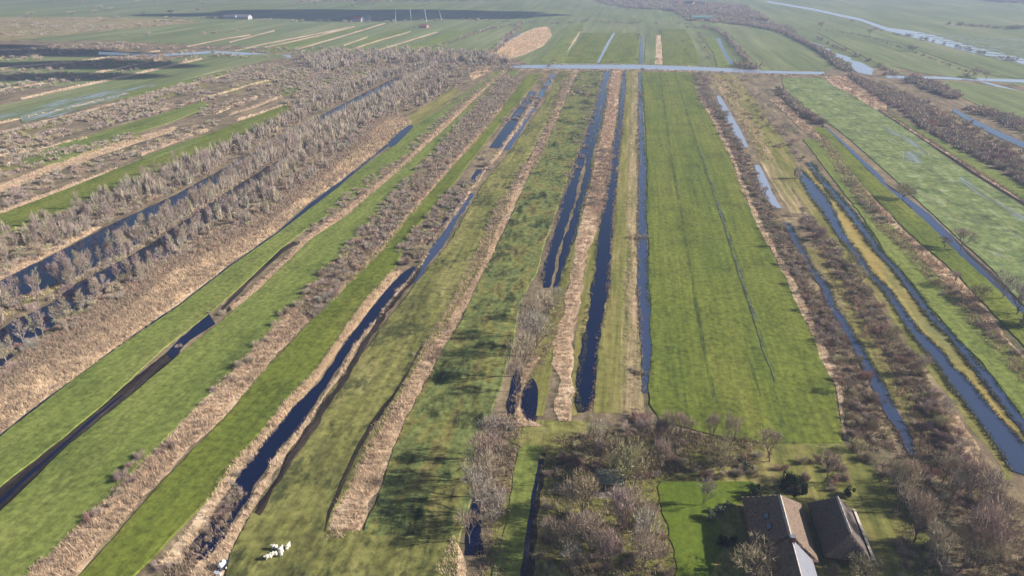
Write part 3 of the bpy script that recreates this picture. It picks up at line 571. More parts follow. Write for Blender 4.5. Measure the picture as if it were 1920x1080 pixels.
T6 = [(1012, 612, 640), (1000, 612, 680), (960, 624, 692), (920, 644, 712), (847, 676, 733), (791, 712, 760), (728, 750, 796), (680, 777, 818), (631, 804, 848), (567, 840, 884), (497, 876, 914), (441, 908, 938), (388, 932, 962), (353, 952, 980), (314, 984, 1006), (267, 1010, 1028), (207, 1040, 1053), (160, 1058, 1070), (132, 1074, 1087)]
reedbed('broad tan reed strip between the two rough olive fields', T6, 1.5, clump=.12)
patch('peat', line_rows([(610, 1000, 3), (618, 965, 6), (638, 920, 7), (670, 847, 8), (704, 790, 8), (724, 762, 6), (748, 728, 4), (796, 645, 3)], 6), .4, 'peat_ditch_and_shade')  # dark strip painting the shade along the left edge of the reeds
T8 = [(790, 1016, 1076), (760, 1012, 1078), (717, 1020, 1074), (680, 1034, 1076), (652, 1040, 1073), (599, 1050, 1083), (529, 1069, 1094), (469, 1078, 1104), (405, 1092, 1130), (330, 1110, 1138), (267, 1123, 1148), (207, 1136, 1157), (133, 1148, 1168)]
marsh('olive_grass', [(780, 960, 1020), (717, 982, 1030), (652, 1000, 1045), (599, 1022, 1055), (545, 1042, 1062), (500, 1058, 1074), (440, 1074, 1088), (400, 1084, 1098)], .7)
marsh('olive_grass', [(780, 1072, 1082), (700, 1072, 1086), (640, 1078, 1096), (580, 1086, 1104), (520, 1094, 1116), (460, 1104, 1122), (400, 1120, 1130)], .5)
T8 = [(t[0], t[1] + (26 if t[0] > 700 else 0), t[2]) for t in T8]
reedbed('tan reed strip between the forked ditch and the dark wide ditch', T8, 1.1, clump=.3)
reedbed('tan reeds around the small dark pond', [(800, 975, 1020), (780, 968, 980), (740, 966, 976), (700, 984, 992), (670, 1000, 1012)], 1.2, clump=.1)
T10L = [(775, 1112, 1165), (720, 1118, 1166), (650, 1122, 1166), (590, 1133, 1168), (511, 1145, 1174), (458, 1149, 1176), (406, 1152, 1176), (353, 1157, 1178), (300, 1161, 1180), (233, 1168, 1184), (133, 1174, 1188)]
T10R = [(775, 1162, 1206), (720, 1164, 1203), (650, 1164, 1200), (590, 1166, 1196), (511, 1172, 1194), (458, 1174, 1194), (406, 1175, 1194), (353, 1177, 1195), (300, 1179, 1195), (233, 1183, 1196), (133, 1187, 1197)]
marsh('olive_grass', T10L, .5); marsh('tan_grass', T10R, .5)
reedbed('sparse pale reeds along the straight strip beside the bright meadow', T10R, .35, None, h=(.5, 1.1), clump=.3, mat='reed_pale')
H14e = [(824, 1578, 1590), (784, 1572, 1584), (724, 1562, 1578), (673, 1540, 1556), (624, 1520, 1534), (567, 1492, 1506), (518, 1471, 1484), (476, 1446, 1458), (423, 1421, 1432), (370, 1396, 1406), (300, 1371, 1379), (233, 1341, 1348), (183, 1311, 1317)]
reedbed('thin tan reed edge on the right of the bright striped meadow', H14e, 1.0, clump=.2)
T19 = [(720, 1916, 1972), (655, 1850, 1906), (606, 1812, 1864), (557, 1772, 1829), (518, 1728, 1790), (476, 1692, 1745), (441, 1655, 1702), (399, 1622, 1666), (353, 1585, 1620), (300, 1555, 1582), (260, 1525, 1548), (233, 1493, 1513), (187, 1445, 1465)]
reedbed('tan reed and bramble strip between the green strips at right', T19, 1.1, clump=.3)
reedbed('reddish tan reeds in front of the big dark hedge', ([(1640, 206), (1600, 182), (1560, 160), (1545, 144), (1600, 142)], [(1665, 206), (1660, 190), (1650, 172), (1640, 160), (1622, 148)]), 1.2, clump=.2, mat='reed_brown')
reedbed('tan reeds at the bottom edge below the tree-lined ditch', [(1110, 820, 890), (1060, 828, 882), (1030, 838, 872), (1015, 850, 862)], 1.6, clump=.1, mat='reed_pale')
reedbed('reed litter on the bank right of the far marsh hedge', [(1030, 1850, 1900), (980, 1838, 1880), (930, 1828, 1862), (880, 1812, 1846), (830, 1790, 1822), (780, 1766, 1790)], .9, clump=.3)
TA = line_rows([(-60, 368, 16), (12, 350, 16), (88, 320, 14), (175, 290, 13), (250, 264, 13), (312, 247, 8), (330, 240, 5)], 10)
reedbed('long tan reed strip at far left beyond the green strip', TA, 1.0, clump=.1)
reedbed('short tan reed strip at far left above the green strip', line_rows([(265, 290, 6), (300, 276, 9), (350, 256, 8), (390, 244, 6)], 8), 1.0, clump=.1)
reedbed('tan reed fringe along the upper edge of the left green strip', line_rows([(-40, 418, 8), (0, 400, 8), (60, 378, 8), (130, 350, 4), (220, 315, 2)], 4), 1.0, clump=.2)
reedbed('pale reed line in the far left scrub', line_rows([(405, 213, 4), (440, 198, 5), (482, 182, 4)], 4), 1.0, clump=.05, mat='reed_pale')
reedbed('second pale reed line in the far left scrub', line_rows([(430, 216, 3), (480, 200, 4), (528, 180, 3)], 4), 1.0, clump=.05, mat='reed_pale')
reedbed('third pale reed line beside the far left scrub', line_rows([(445, 226, 4), (485, 214, 4), (528, 199, 4)], 4), 1.0, clump=.05, mat='reed_pale')
reedbed('dotted tan reed line along the edge of the dark fields', line_rows([(40, 186, 4), (130, 166, 5), (225, 146, 4), (300, 128, 4), (380, 110, 3)], 4), .8, clump=.45, mat='reed_pale')
reedbed('big tan reed patch beyond the cross canal', line_rows([(905, 113, 6), (930, 103, 24), (975, 85, 38), (1010, 70, 34), (1030, 58, 18)], 30), .9, None, clump=.35)
reedbed('thin brown reed line at right beyond the big meadow', line_rows([(1648, 204, 3), (1713, 246, 5), (1783, 290, 7), (1843, 330, 8), (1930, 382, 8)], 6), .9, clump=.1, mat='reed_brown')
reedbed('reeds along the swamp canal ridge', line_rows([(-40, 618, 10), (70, 556, 9), (140, 527, 8), (246, 472, 7), (317, 428, 7), (400, 376, 6), (500, 306, 5)], 7), .8, 'olive_grass', clump=.3)
reedbed('reeds on the far bank of the dark swamp canal', line_rows([(-40, 540, 14), (46, 496, 13), (130, 454, 12), (190, 424, 8)], 8), .9, clump=.2)
reedbed('tan reeds in the marsh left of the two water lanes', [(300, 1425, 1450), (260, 1405, 1435), (220, 1378, 1410), (180, 1352, 1385), (145, 1325, 1400)], .7, None, clump=.35)
reedbed('brown reeds on the marsh between the ditch and the hedge row', [(850, 1720, 1760), (780, 1690, 1725), (700, 1650, 1690), (620, 1606, 1640), (540, 1565, 1595), (460, 1520, 1550)], .6, None, clump=.4, mat='reed_brown', h=(.8, 1.6))

def under(label, rows, dens=1.0, mat='reed_brown', h=(.3, .8), clump=.3, cat='undergrowth', wid=(.03, .08), **k):
    reeds(label, ladder(rows, .8), dens, h=h, mat=mat, clump=clump, cat=cat, wid=wid, name='undergrowth', **k)
M['sedge'] = veg_mat("olive_sedge", C(.20, .19, .075), .45, .01); M['dead_stem'] = veg_mat("brown_dead_stems", C(.27, .20, .14), .5, .01); M['green_tuft'] = veg_mat("green_grass_tufts", C(.12, .15, .04), .4, .01)
yard_ = [(1100, 1000, 1262), (1040, 1005, 1252), (960, 1015, 1232), (900, 1020, 1230), (860, 1010, 1440), (830, 1010, 1500), (805, 1090, 1240)]
under('tangled brown undergrowth among the bare trees left of the lawn', yard_, .9, 'dead_stem', (.4, 1.3), .38)
under('olive rough grass tufts among the bare trees left of the lawn', yard_, .9, 'sedge', (.25, .7), .45)
right_ = [(1100, 1700, 2000), (1040, 1690, 1980), (1000, 1680, 1940), (940, 1660, 1870), (880, 1640, 1810), (850, 1700, 1800), (780, 1708, 1768), (700, 1672, 1735), (620, 1630, 1680), (520, 1572, 1616), (430, 1512, 1545)]
under('tangled brown undergrowth in the thicket right of the barn', right_, 1.0, 'dead_stem', (.4, 1.4), .34)
under('olive sedge tufts in the thicket right of the barn', right_, .7, 'sedge', (.25, .7), .45)
under('dead stems under the hedge right of the bright meadow', [(850, 1590, 1690), (773, 1582, 1652), (680, 1556, 1610), (567, 1508, 1548), (476, 1460, 1494), (391, 1418, 1450), (300, 1380, 1408), (183, 1314, 1338)], 1.2, 'dead_stem', (.4, 1.3), .25)
lowb = ([(-60, 735), (0, 696), (60, 650), (160, 585), (250, 525), (320, 475), (410, 425), (490, 376), (570, 310), (660, 250), (740, 205)], [(-60, 805), (0, 760), (60, 708), (170, 640), (260, 580), (330, 520), (430, 470), (520, 415), (594, 345), (680, 275), (760, 222)])
under('brown marsh scrub and dead stems below the swamp canals', lowb, 1.1, 'dead_stem', (.5, 1.5), .32)
under('reddish bramble mass at the edge of the left reed bed', lowb, .6, 'reed_brown', (.5, 1.2), .45)
under('patches of brown dead stems inside the left reed bed', R1, .9, 'dead_stem', (.9, 1.7), .5)
under('brown brambles inside the wide lower left reed strip', H3, .9, 'dead_stem', (.8, 1.5), .5)
under('brown brambles inside the tan and bramble strip at right', T19, .9, 'dead_stem', (.7, 1.4), .45)
under('brown stems mixed in the broad central reed strip', T6, .5, 'dead_stem', (.8, 1.4), .55)
under('brown stems under the broad hedge between left meadows', ([(545, 572), (605, 508), (692, 418), (802, 298), (902, 188), (950, 138)], [(582, 604), (665, 515), (765, 402), (880, 272), (972, 150)]), 1.2, 'dead_stem', (.5, 1.4), .2)
under('dead stems at the end of the dark straight canal', ([(300, 1085), (340, 1040), (385, 985), (430, 915)], [(350, 1090), (385, 1040), (420, 1000), (465, 925)]), 2.0, 'dead_stem', (.5, 1.4), .1)
under('dead stems and brambles along the tree-lined ditch', [(1100, 880, 960), (1000, 900, 945), (900, 915, 965), (800, 930, 985), (770, 945, 970), (700, 985, 1005), (640, 985, 1050), (560, 1010, 1060)], 1.1, 'dead_stem', (.4, 1.1), .3)
under('pale dead stems among the hedge trees right of the forked ditch', [(400, 1100, 1134), (300, 1122, 1150), (200, 1136, 1158), (136, 1146, 1168)], 1.0, 'reed_brown', (.6, 1.6), .2)
under('green grass tussocks across the wet patchy field', F6, .10, 'green_tuft', (.15, .4), .4, fall=200., wid=(.08, .2))
under('dark sedge tussocks across the wet patchy field', F6, .14, 'sedge', (.15, .45), .5, fall=200., wid=(.08, .2))

for A_, B_, m_ in [([(-60, 262), (100, 228), (250, 192), (380, 156)], [(-60, 272), (100, 237), (250, 200), (390, 162)], 'olive_grass'),
    ([(-60, 318), (80, 296), (180, 272), (260, 252)], [(-60, 332), (90, 306), (190, 280), (268, 258)], 'olive_grass'),
    ([(420, 168), (520, 142), (620, 122)], [(430, 176), (530, 150), (640, 128)], 'olive_grass'), ([(-60, 150), (120, 132), (260, 108)], [(-60, 164), (130, 142), (280, 116)], 'meadow_far'),
    ([(-60, 116), (100, 104), (180, 100)], [(-60, 128), (110, 116), (230, 106)], 'meadow_far'), ([(240, 132), (360, 104), (460, 92)], [(250, 138), (370, 110), (480, 97)], 'meadow_far'),
    ([(560, 132), (680, 112), (780, 104)], [(570, 142), (700, 120), (800, 110)], 'olive_grass'), ([(640, 300), (740, 235), (850, 165)], [(648, 312), (760, 250), (866, 172)], 'olive_grass')]:
    marsh(m_, (A_, B_), 2.0)
for i, p_ in enumerate([[(-40, 240), (120, 206), (240, 176)], [(-40, 176), (120, 150), (300, 112)], [(-40, 132), (140, 116), (300, 96)], [(280, 214), (400, 180), (520, 146)], [(560, 176), (650, 150), (760, 122)], [(-40, 300), (80, 278), (170, 258)]]):
    reedbed(['first', 'second', 'third', 'fourth', 'fifth', 'sixth'][i] + ' of the thin pale reed lines crossing the far left scrub', line_rows(p_, 3.0), .9, clump=.35, mat='reed_pale')

under('rough grass and leaf litter round the edges of the lawn', [(1100, 1258, 1275), (1000, 1246, 1262), (940, 1228, 1246), (905, 1230, 1250), (898, 1235, 1400)], .8, 'sedge', (.15, .5), .35)
under('low garden plants round the farmhouse yard', [(1090, 1335, 1402), (1000, 1345, 1400), (940, 1370, 1405), (918, 1400, 1560), (905, 1430, 1580)], .9, 'green_tuft', (.2, .7), .5)

reedbed('broken pale reed fringe on the near bank of the cross canal', line_rows([(960, 131, 2.2), (1100, 131.5, 2.2), (1220, 132, 2.2), (1340, 135, 2.2), (1440, 141, 2.4), (1550, 143, 2.4)], 2.2), .9, None, clump=.45)
reedbed('broken brown reed fringe on the far bank of the cross canal', line_rows([(1040, 121, 1.8), (1200, 120.5, 1.8), (1320, 125, 1.8), (1400, 128, 2), (1540, 133, 2)], 2), .9, None, clump=.5, mat='reed_brown')

def edge_line(rows, side, wd): return line_rows([(r_[side], r_[0], wd * (.25 + r_[0] / 900)) for r_ in rows], wd)
for rows_, side_, mt_, lb_ in [(W9, 1, 'sedge', 'ragged olive sedge on the left margin of the dark wide ditch'), (W9, 2, 'dead_stem', 'ragged brown stems on the right margin of the dark wide ditch'), (D7L, 1, 'dead_stem', 'brown stems on the left margin of the forked ditch'), (D7R, 2, 'sedge', 'olive sedge on the right margin of the forked ditch'), (D11, 2, 'green_tuft', 'grass tufts hanging over the ditch beside the bright meadow'), (D11, 1, 'dead_stem', 'dead stems on the left margin of the ditch beside the bright meadow'),
    (W17a, 1, 'sedge', 'olive sedge on the left margin of the ochre marsh water'), (W17a, 2, 'sedge', 'sedge between the marsh water and the ochre moss'), (W17b, 1, 'sedge', 'sedge on the right margin of the ochre moss'), (W17b, 2, 'green_tuft', 'grass tufts beside the rightmost marsh lane'), (D15, 1, 'dead_stem', 'dead stems on the left margin of the hedge ditch'), (D15, 2, 'sedge', 'olive sedge on the right margin of the hedge ditch')]:
    under(lb_, edge_line(rows_, side_, 7), 2.2, mt_, (.3, .9), .42, wid=(.04, .1))
# ================================================================== PLANTS (candidates)
# swamp belts at left
BeltU = ([(-60, 475), (0, 445), (130, 395), (240, 352), (330, 312), (400, 288), (450, 262), (545, 218), (620, 180), (720, 140), (860, 108)], [(-60, 548), (0, 520), (46, 498), (130, 456), (246, 398), (340, 354), (454, 292), (560, 232), (640, 190), (720, 152), (860, 116)])
scrub('the belt above the swamp canals', BeltU, 2.6, (1.5, 2.9), clump=.22); scrub('the belt above the swamp canals', BeltU, 1.2, (1.5, 2.4), (1.6, 2.3), 'birch_tree', clump=.2)
BeltM = ([(-60, 600), (0, 566), (70, 550), (140, 526), (246, 470), (317, 428), (400, 376), (500, 304), (590, 252), (660, 216), (740, 174), (822, 126)], [(-60, 640), (0, 612), (30, 594), (90, 568), (140, 530), (225, 490), (300, 442), (400, 372), (460, 334), (550, 282), (640, 230), (770, 164)])
scrub('the ridge between the swamp canals', BeltM, 1.8, (1.4, 2.6)); scrub('the ridge between the swamp canals', BeltM, 1.6, (1.6, 2.5), (1.6, 2.3), 'birch_tree')
Isl = ([(-60, 590), (0, 552), (70, 535), (140, 508), (246, 452), (317, 412), (400, 362), (500, 292), (600, 235)], [(-60, 606), (0, 564), (70, 548), (140, 522), (246, 468), (317, 426), (400, 374), (500, 304), (600, 246)])
scrub('the near bank of the upper swamp canal', Isl, 4.5, (1.6, 2.6), (1.6, 2.3), 'birch_tree')
BeltL = ([(-60, 700), (0, 668), (40, 645), (100, 605), (150, 574), (230, 525), (305, 486), (380, 424), (430, 392), (480, 364), (560, 298), (640, 248), (700, 214), (775, 172), (840, 125)], [(-60, 770), (0, 712), (60, 672), (160, 605), (250, 545), (320, 490), (410, 452), (490, 418), (550, 370), (594, 334), (634, 300), (680, 262), (715, 225), (790, 200), (880, 148)])
scrub('the scrub below the swamp canals', BeltL, 3.0, (1.3, 2.6), clump=.25); scrub('the scrub below the swamp canals', BeltL, .8, (1.3, 2.2), (1.5, 2.1), 'birch_tree', clump=.2)
scrub('the tan reed bed at left', R1, 1.0, (1.0, 2.0), (.5, .8), clump=.42)
scrub('the tree belt by the cross canal', ([(560, 120), (640, 104), (760, 100), (880, 104), (985, 115)], [(560, 215), (680, 150), (790, 150), (900, 140), (975, 132)]), 1.5, (2.2, 3.6), clump=.2)
scrub('the tree belt by the cross canal', ([(560, 112), (640, 98), (760, 95), (880, 98), (940, 108)], [(600, 140), (680, 122), (790, 120), (900, 122), (960, 122)]), .9, (2.4, 3.4), (1.2, 1.6), 'birch_tree')
scrub('the scrub upper left of the green strip', ([(0, 252), (100, 224), (200, 202), (280, 177), (370, 150), (470, 126), (560, 112)], [(0, 292), (60, 285), (130, 262), (225, 232), (300, 214), (370, 195), (470, 172), (560, 150)]), 2.0, (2.0, 3.4), clump=.38)
scrub('the scrub beside the long tan strip', ([(-60, 380), (12, 360), (100, 326), (190, 297), (280, 267), (400, 225)], [(-60, 412), (0, 396), (130, 345), (240, 302), (300, 283), (420, 235)]), 2.2, (1.8, 3.0), clump=.3)
scrub('the scrub beyond the long tan strip', ([(-60, 290), (0, 294), (100, 282), (190, 268), (260, 248)], [(-60, 352), (0, 338), (80, 310), (150, 288), (280, 252)]), 2.2, (1.8, 3.2), clump=.3)
scrub('the scrub by the pale reed lines', ([(370, 205), (480, 176), (560, 150)], [(380, 222), (480, 190), (620, 165)]), 1.5, (2, 3), clump=.35)
scrub('the scrub right of the pale lines', ([(530, 190), (600, 160), (680, 130), (760, 112)], [(545, 215), (640, 180), (720, 145), (800, 120)]), 1.6, (2, 3.2), clump=.3)
scrub('the dark fields at upper left', ([(-60, 80), (100, 76), (250, 82), (400, 84), (520, 88)], [(-60, 190), (100, 160), (250, 138), (360, 112), (540, 98)]), .5, (2.5, 4.5), clump=.48, cs=.008)
Isl2 = ([(-60, 722), (0, 682), (40, 646), (100, 603), (150, 571), (230, 522), (305, 484), (380, 422), (430, 390), (480, 362), (560, 294), (640, 244), (700, 210), (775, 170)], [(-60, 740), (0, 700), (40, 662), (100, 618), (150, 586), (230, 536), (305, 498), (380, 436), (430, 404), (480, 376), (560, 308), (640, 258), (700, 224), (775, 184)])
scrub('the near bank of the lower swamp canal', Isl2, 4.0, (1.6, 2.6), (1.4, 2.0), 'birch_tree'); scrub('the near bank of the lower swamp canal', Isl2, 3, (1.4, 2.4))
hedge('the reedy line by dark fields', [(-20, 180), (80, 165), (160, 150), (300, 122), (420, 104), (620, 90)], 4, 9, (2, 4), gap=.35)
hedge('the hedge over the dark fields', [(-20, 98), (130, 92), (330, 92), (560, 92)], 4, 9, (2.5, 5), gap=.35)
hedge('the hedge across the dark fields', [(-20, 140), (130, 122), (250, 108), (360, 98)], 4, 8, (2.5, 5), gap=.2)
scrub('the far tan marsh', ([(-40, 34), (100, 33), (250, 36), (380, 40)], [(-40, 70), (60, 68), (200, 56), (390, 44)]), .22, (3, 6), (.5, .8), clump=.4, cs=.01)
scrub('the hedge at the striped fields', ([(160, 72), (320, 58), (460, 48)], [(180, 80), (330, 72), (470, 58)]), .3, (3, 5), clump=.5, cs=.01)
# hedges between the long meadows
scrub('the hedge left of narrow canal', ([(575, 432), (630, 384), (690, 336), (770, 272), (850, 202), (920, 146)], [(580, 446), (640, 396), (700, 346), (770, 290), (850, 216), (935, 142)]), 3.2, (1.2, 2.1), clump=.36)
for p in [(590, 432, 2.2), (555, 455, 1.6), (418, 590, 2.0), (334, 652, 1.4), (392, 588, 1.2)]: one('bare_bush', p[0], p[1], p[2], p[2] * .9, 'the peat ditch at left')
H3s = ([(560, 560), (605, 508), (645, 468), (692, 418), (742, 358), (802, 298), (852, 243), (902, 188), (950, 138)], [(590, 596), (625, 560), (665, 515), (720, 455), (765, 402), (830, 326), (880, 272), (925, 222), (972, 150)])
scrub('the broad hedge between left meadows', H3s, 4.6, (1.4, 2.8), clump=.22)
for p in [(535, 590, 2.8), (560, 575, 2.6), (515, 612, 2), (480, 650, 1.9), (450, 690, 2.5), (470, 680, 2.2), (437, 712, 1.8), (400, 735, 1.6), (325, 838, 1.8), (262, 860, 2.0), (242, 878, 1.8), (225, 900, 2.2), (250, 905, 1.6), (228, 925, 1.6), (165, 978, 1.7), (182, 966, 1.6), (380, 760, 1.2), (300, 850, 1.2), (205, 950, 1.3), (500, 640, 1.6)]: one('bare_bush', p[0], p[1], p[2], p[2] * 1.1, 'the lower left reed strip')
scrub('the hedge left of dark canal', ([(745, 470), (790, 420), (840, 360), (880, 335)], [(785, 500), (820, 440), (862, 388), (890, 350)]), 5.0, (1.4, 2.6), clump=.0)
for p in [(762, 495, 3.2), (775, 478, 3.0), (800, 440, 2.6), (912, 312, 3.6), (908, 300, 3), (920, 318, 2.4)]: one('bare_bush', p[0], p[1], p[2], p[2] * 1.15, 'the hedge left of dark canal')
scrub('the scrub at the dark canal end', ([(318, 1068), (350, 1030), (385, 985), (415, 935), (440, 900)], [(350, 1070), (385, 1035), (415, 1000), (440, 965), (462, 925)]), 12, (.8, 1.6))
for p in [(455, 930, 1.2), (443, 892, 1.4), (300, 1068, 1.5), (515, 800, 1.3), (468, 865, 1.4), (570, 720, 1.2)]: one('bare_bush', p[0], p[1], p[2], p[2], 'the dark canal left bank')
scrub('the bushes on the broad reed strip', ([(1055, 150), (1032, 215), (1000, 282), (965, 335), (930, 385), (905, 435)], [(1075, 150), (1048, 215), (1018, 282), (982, 335), (950, 388), (920, 435)]), 4.5, (1.2, 2.2), clump=.2)
hedge('the dark bushes on the broad reed strip', [(740, 735), (790, 655), (850, 570), (900, 470)], 4, 14, (.6, 1.2), gap=.3)
scrub('the patchy meadow bushes', [(340, 1060, 1080), (280, 1075, 1100), (220, 1090, 1115), (160, 1100, 1130)], 2.0, (1.2, 2.2), clump=.4)
scrub('the hedge beside the forked ditch', [(390, 1104, 1134), (350, 1112, 1142), (300, 1122, 1150), (280, 1126, 1148)], 6, (1.2, 2.2))
for p in [(1118, 385, 2.6), (1128, 378, 2.4), (1112, 372, 2.2), (1120, 415, 1.4)]: one('bare_bush', p[0], p[1], p[2], p[2] * .8, 'the hedge beside the forked ditch')
for p in [(1182, 446, 2.0), (1198, 448, 2.6), (1213, 447, 2.2), (1192, 700, 1.6), (1203, 702, 1.9), (1185, 694, 1.3), (1200, 180, 3), (1203, 176, 3)]: one('bare_bush', p[0], p[1], p[2], p[2] * .85, 'the ditch beside the bright meadow')
for p in [(1198, 800, 2.4), (1213, 798, 2.6), (1205, 785, 2.2), (1190, 785, 2)]: one('bare_bush', p[0], p[1], p[2], p[2] * 1.0, 'the reddish clump by the meadow corner')
scrub('the scrub along the top of ditches', [(180, 1040, 1130), (150, 1052, 1130), (134, 1060, 1130)], 1.2, (1.5, 2.6), clump=.45)
scrub('the rough field far end', [(230, 940, 985), (180, 985, 1020), (140, 1010, 1045)], 1.5, (1.5, 2.6), clump=.4)
# right side belts
H14 = [(850, 1590, 1690), (820, 1584, 1680), (773, 1582, 1652), (728, 1574, 1632), (680, 1556, 1610), (638, 1540, 1586), (600, 1522, 1564), (567, 1508, 1548), (530, 1486, 1530), (476, 1460, 1494), (423, 1433, 1470), (391, 1418, 1450), (350, 1398, 1425), (300, 1380, 1408), (233, 1348, 1368), (183, 1314, 1338), (142, 1298, 1325)]
AB14 = ladder(H14, 0)
scrub('the hedge right of bright meadow', AB14, 5.0, (1.2, 2.5), clump=.25); scrub('the hedge right of bright meadow', AB14, .5, (1.6, 2.2), (1.1, 1.4), 'bare_tree')
H16 = [(950, 1810, 1880), (900, 1782, 1850), (850, 1755, 1818), (800, 1730, 1790), (765, 1718, 1768), (702, 1684, 1732), (640, 1644, 1690), (580, 1610, 1652), (525, 1572, 1614), (455, 1524, 1566), (405, 1492, 1520)]
AB16 = ladder(H16, 0)
scrub('the hedge beside the ochre marsh', AB16, 4.6, (1.4, 2.7), clump=.2); scrub('the hedge beside the ochre marsh', AB16, .7, (1.5, 2.3), (1.1, 1.5), 'bare_tree')
scrub('the young trees behind the lawn', [(905, 1240, 1400), (880, 1250, 1480), (850, 1300, 1560)], 1.0, (1.8, 2.8), (1.5, 2.0), 'bare_tree')
one('birch_tree', 1493, 335, 2.6, 8.5, 'the marsh pool')
for p in [(1640, 400, 3), (1620, 385, 2.8), (1652, 412, 2.8), (1608, 372, 2.5), (1632, 392, 3), (1600, 350, 2), (1665, 418, 2)]: one('bare_bush', p[0], p[1], p[2], p[2] * 1.1, 'the big clump on the tan strip')
scrub('the bushes on the tan strip', T19, 1.1, (1.1, 2.0), clump=.35)
hedge('the right ditch bushes', [(1760, 530), (1800, 560), (1840, 600), (1870, 640), (1900, 670)], 5, 5, (1.4, 2.3), gap=.2)
for p in [(1692, 372, 4.2, 9), (1800, 470, 4.0, 9), (1880, 560, 4.5, 10), (1905, 590, 4.5, 10), (1835, 565, 3, 7), (1925, 610, 5, 11), (1790, 538, 2.6, 6), (1770, 466, 2.5, 5)]: one('bare_tree', p[0], p[1], p[2], p[3], 'the pale right meadow edge')
hedge('the yellow marsh hedge', [(1340, 150), (1400, 190), (1440, 225), (1480, 260), (1500, 300)], 4, 9, (1.6, 3.0), gap=.15)
scrub('the scrub near the marsh top', [(300, 1440, 1500), (240, 1405, 1495), (190, 1370, 1440), (150, 1330, 1400)], 1.1, (1.3, 2.5), clump=.45)
hedge('the dark hedge near the cross canal', [(1462, 168), (1480, 195), (1510, 215), (1540, 232)], 4, 5, (3.2, 5), (.9, 1.4))
hedge('the dark hedge near the cross canal', [(1470, 178), (1500, 208), (1535, 232)], 4, 6, (3.0, 5), (.9, 1.4))
H24 = ([(1590, 140), (1640, 158), (1700, 182), (1760, 216), (1830, 256), (1900, 296), (1960, 330)], [(1604, 150), (1640, 178), (1690, 208), (1750, 252), (1820, 290), (1890, 326), (1960, 372)])
scrub('the big dark hedge at right', H24, 2.6, (2.2, 4.2), (.8, 1.2))
scrub('the far dark hedge at right', ([(1700, 146), (1740, 152), (1790, 172), (1800, 182)], [(1700, 158), (1750, 172), (1780, 184), (1792, 186)]), 2.6, (2.6, 4.5), (.9, 1.3))
scrub('the hedge by the upper right water', ([(1805, 200), (1850, 206), (1920, 226), (1960, 235)], [(1815, 212), (1860, 222), (1920, 252), (1960, 268)]), 2.2, (2.6, 4.5), (.8, 1.2))
hedge('the hedge beyond the big meadow', [(1600, 146), (1680, 172), (1790, 226), (1900, 282), (1960, 312)], 4, 8, (3, 4.5))
# beyond the cross canal
hedge('the great diagonal hedge', [(1400, 46), (1440, 54), (1480, 66), (1510, 82), (1545, 100), (1575, 120), (1592, 134)], 4, 5, (4, 6), (.9, 1.4)); hedge('the great diagonal hedge', [(1290, 30), (1340, 38), (1400, 48), (1470, 60), (1540, 98), (1580, 130)], 4, 6, (4, 6.5), (.8, 1.2))
hedge('the tree row at the canal corner', [(1290, 52), (1320, 52), (1345, 58), (1365, 72), (1380, 90), (1395, 108), (1405, 124)], 4, 7, (3.5, 5), (1, 1.5)); hedge('the tree row at the canal corner', [(1380, 124), (1405, 130), (1420, 128)], 4, 4, (4, 5.5), (1.2, 1.6))
hedge('the bushes along the cross canal', [(965, 132), (1100, 132), (1200, 132), (1330, 136), (1460, 142), (1550, 143)], 3, 16, (1.2, 2.8), gap=.35)
hedge('the hedge over the right ditch', [(1310, 60), (1318, 78), (1325, 100), (1330, 118)], 4, 12, (2.5, 4), gap=.3)
hedge('the thin hedge in far meadows', [(1480, 56), (1530, 56), (1577, 60), (1630, 70), (1680, 87), (1747, 110), (1830, 142)], 3, 9, (1.8, 3), gap=.15)
for p in [(1540, 52, 5, 12), (1630, 66, 4, 9), (1705, 95, 5, 7), (1712, 96, 5, 7), (1830, 145, 6, 9), (1850, 148, 5, 8), (1597, 44, 4, 7)]: one('bare_tree', p[0], p[1], p[2], p[3], 'the far meadows at right')
hedge('the hedge before the pale canal', [(1640, 55), (1670, 62), (1690, 66), (1740, 76), (1800, 90), (1850, 102), (1900, 114)], 3, 12, (3, 5.5), gap=.35)
hedge('the canal bank trees', [(1650, 140), (1700, 146), (1760, 142), (1820, 148)], 3, 15, (2.5, 4.5), (1.2, 1.8), gap=.3)
hedge('the bushes by the pale ponds', [(1530, 70), (1560, 86), (1585, 98), (1610, 106), (1640, 120), (1680, 140)], 3, 9, (3, 5), gap=.3)
for p in [(1197, 66, 4), (1197, 72, 3.5), (1195, 112, 3), (1230, 112, 3), (1042, 115, 3.5), (1034, 122, 4), (1028, 126, 4), (1050, 100, 3), (1065, 84, 3), (1088, 58, 4), (1078, 66, 3), (1147, 118, 3), (1280, 78, 3), (1285, 95, 2.5)]: one('bare_bush', p[0], p[1], p[2], p[2], 'the meadows beyond the cross canal')
hedge('the treeline beyond the far meadows', [(960, 42), (1040, 44), (1100, 40), (1180, 44), (1260, 44), (1320, 46)], 3, 14, (3.5, 6), (.7, 1.2), gap=.25)
hedge('the dark hedge by the far reeds', [(880, 118), (905, 108), (930, 96), (950, 72), (970, 55), (975, 44)], 3, 8, (3.5, 6))
hedge('the row along the dark far field', [(440, 40), (560, 40), (640, 42), (760, 41), (860, 38), (960, 40)], 3, 16, (4, 7), (.6, 1), gap=.3)
scrub('the edge of the far village', ([(1105, 1), (1180, 0), (1300, 4), (1400, 14)], [(1170, 15), (1220, 18), (1320, 26), (1440, 40)]), .35, (5, 8), (.9, 1.3))
scrub('the wood beyond the far meadows', ([(1260, 18), (1400, 36), (1480, 52)], [(1290, 38), (1400, 48), (1490, 60)]), .5, (4, 7), (.6, 1.0))
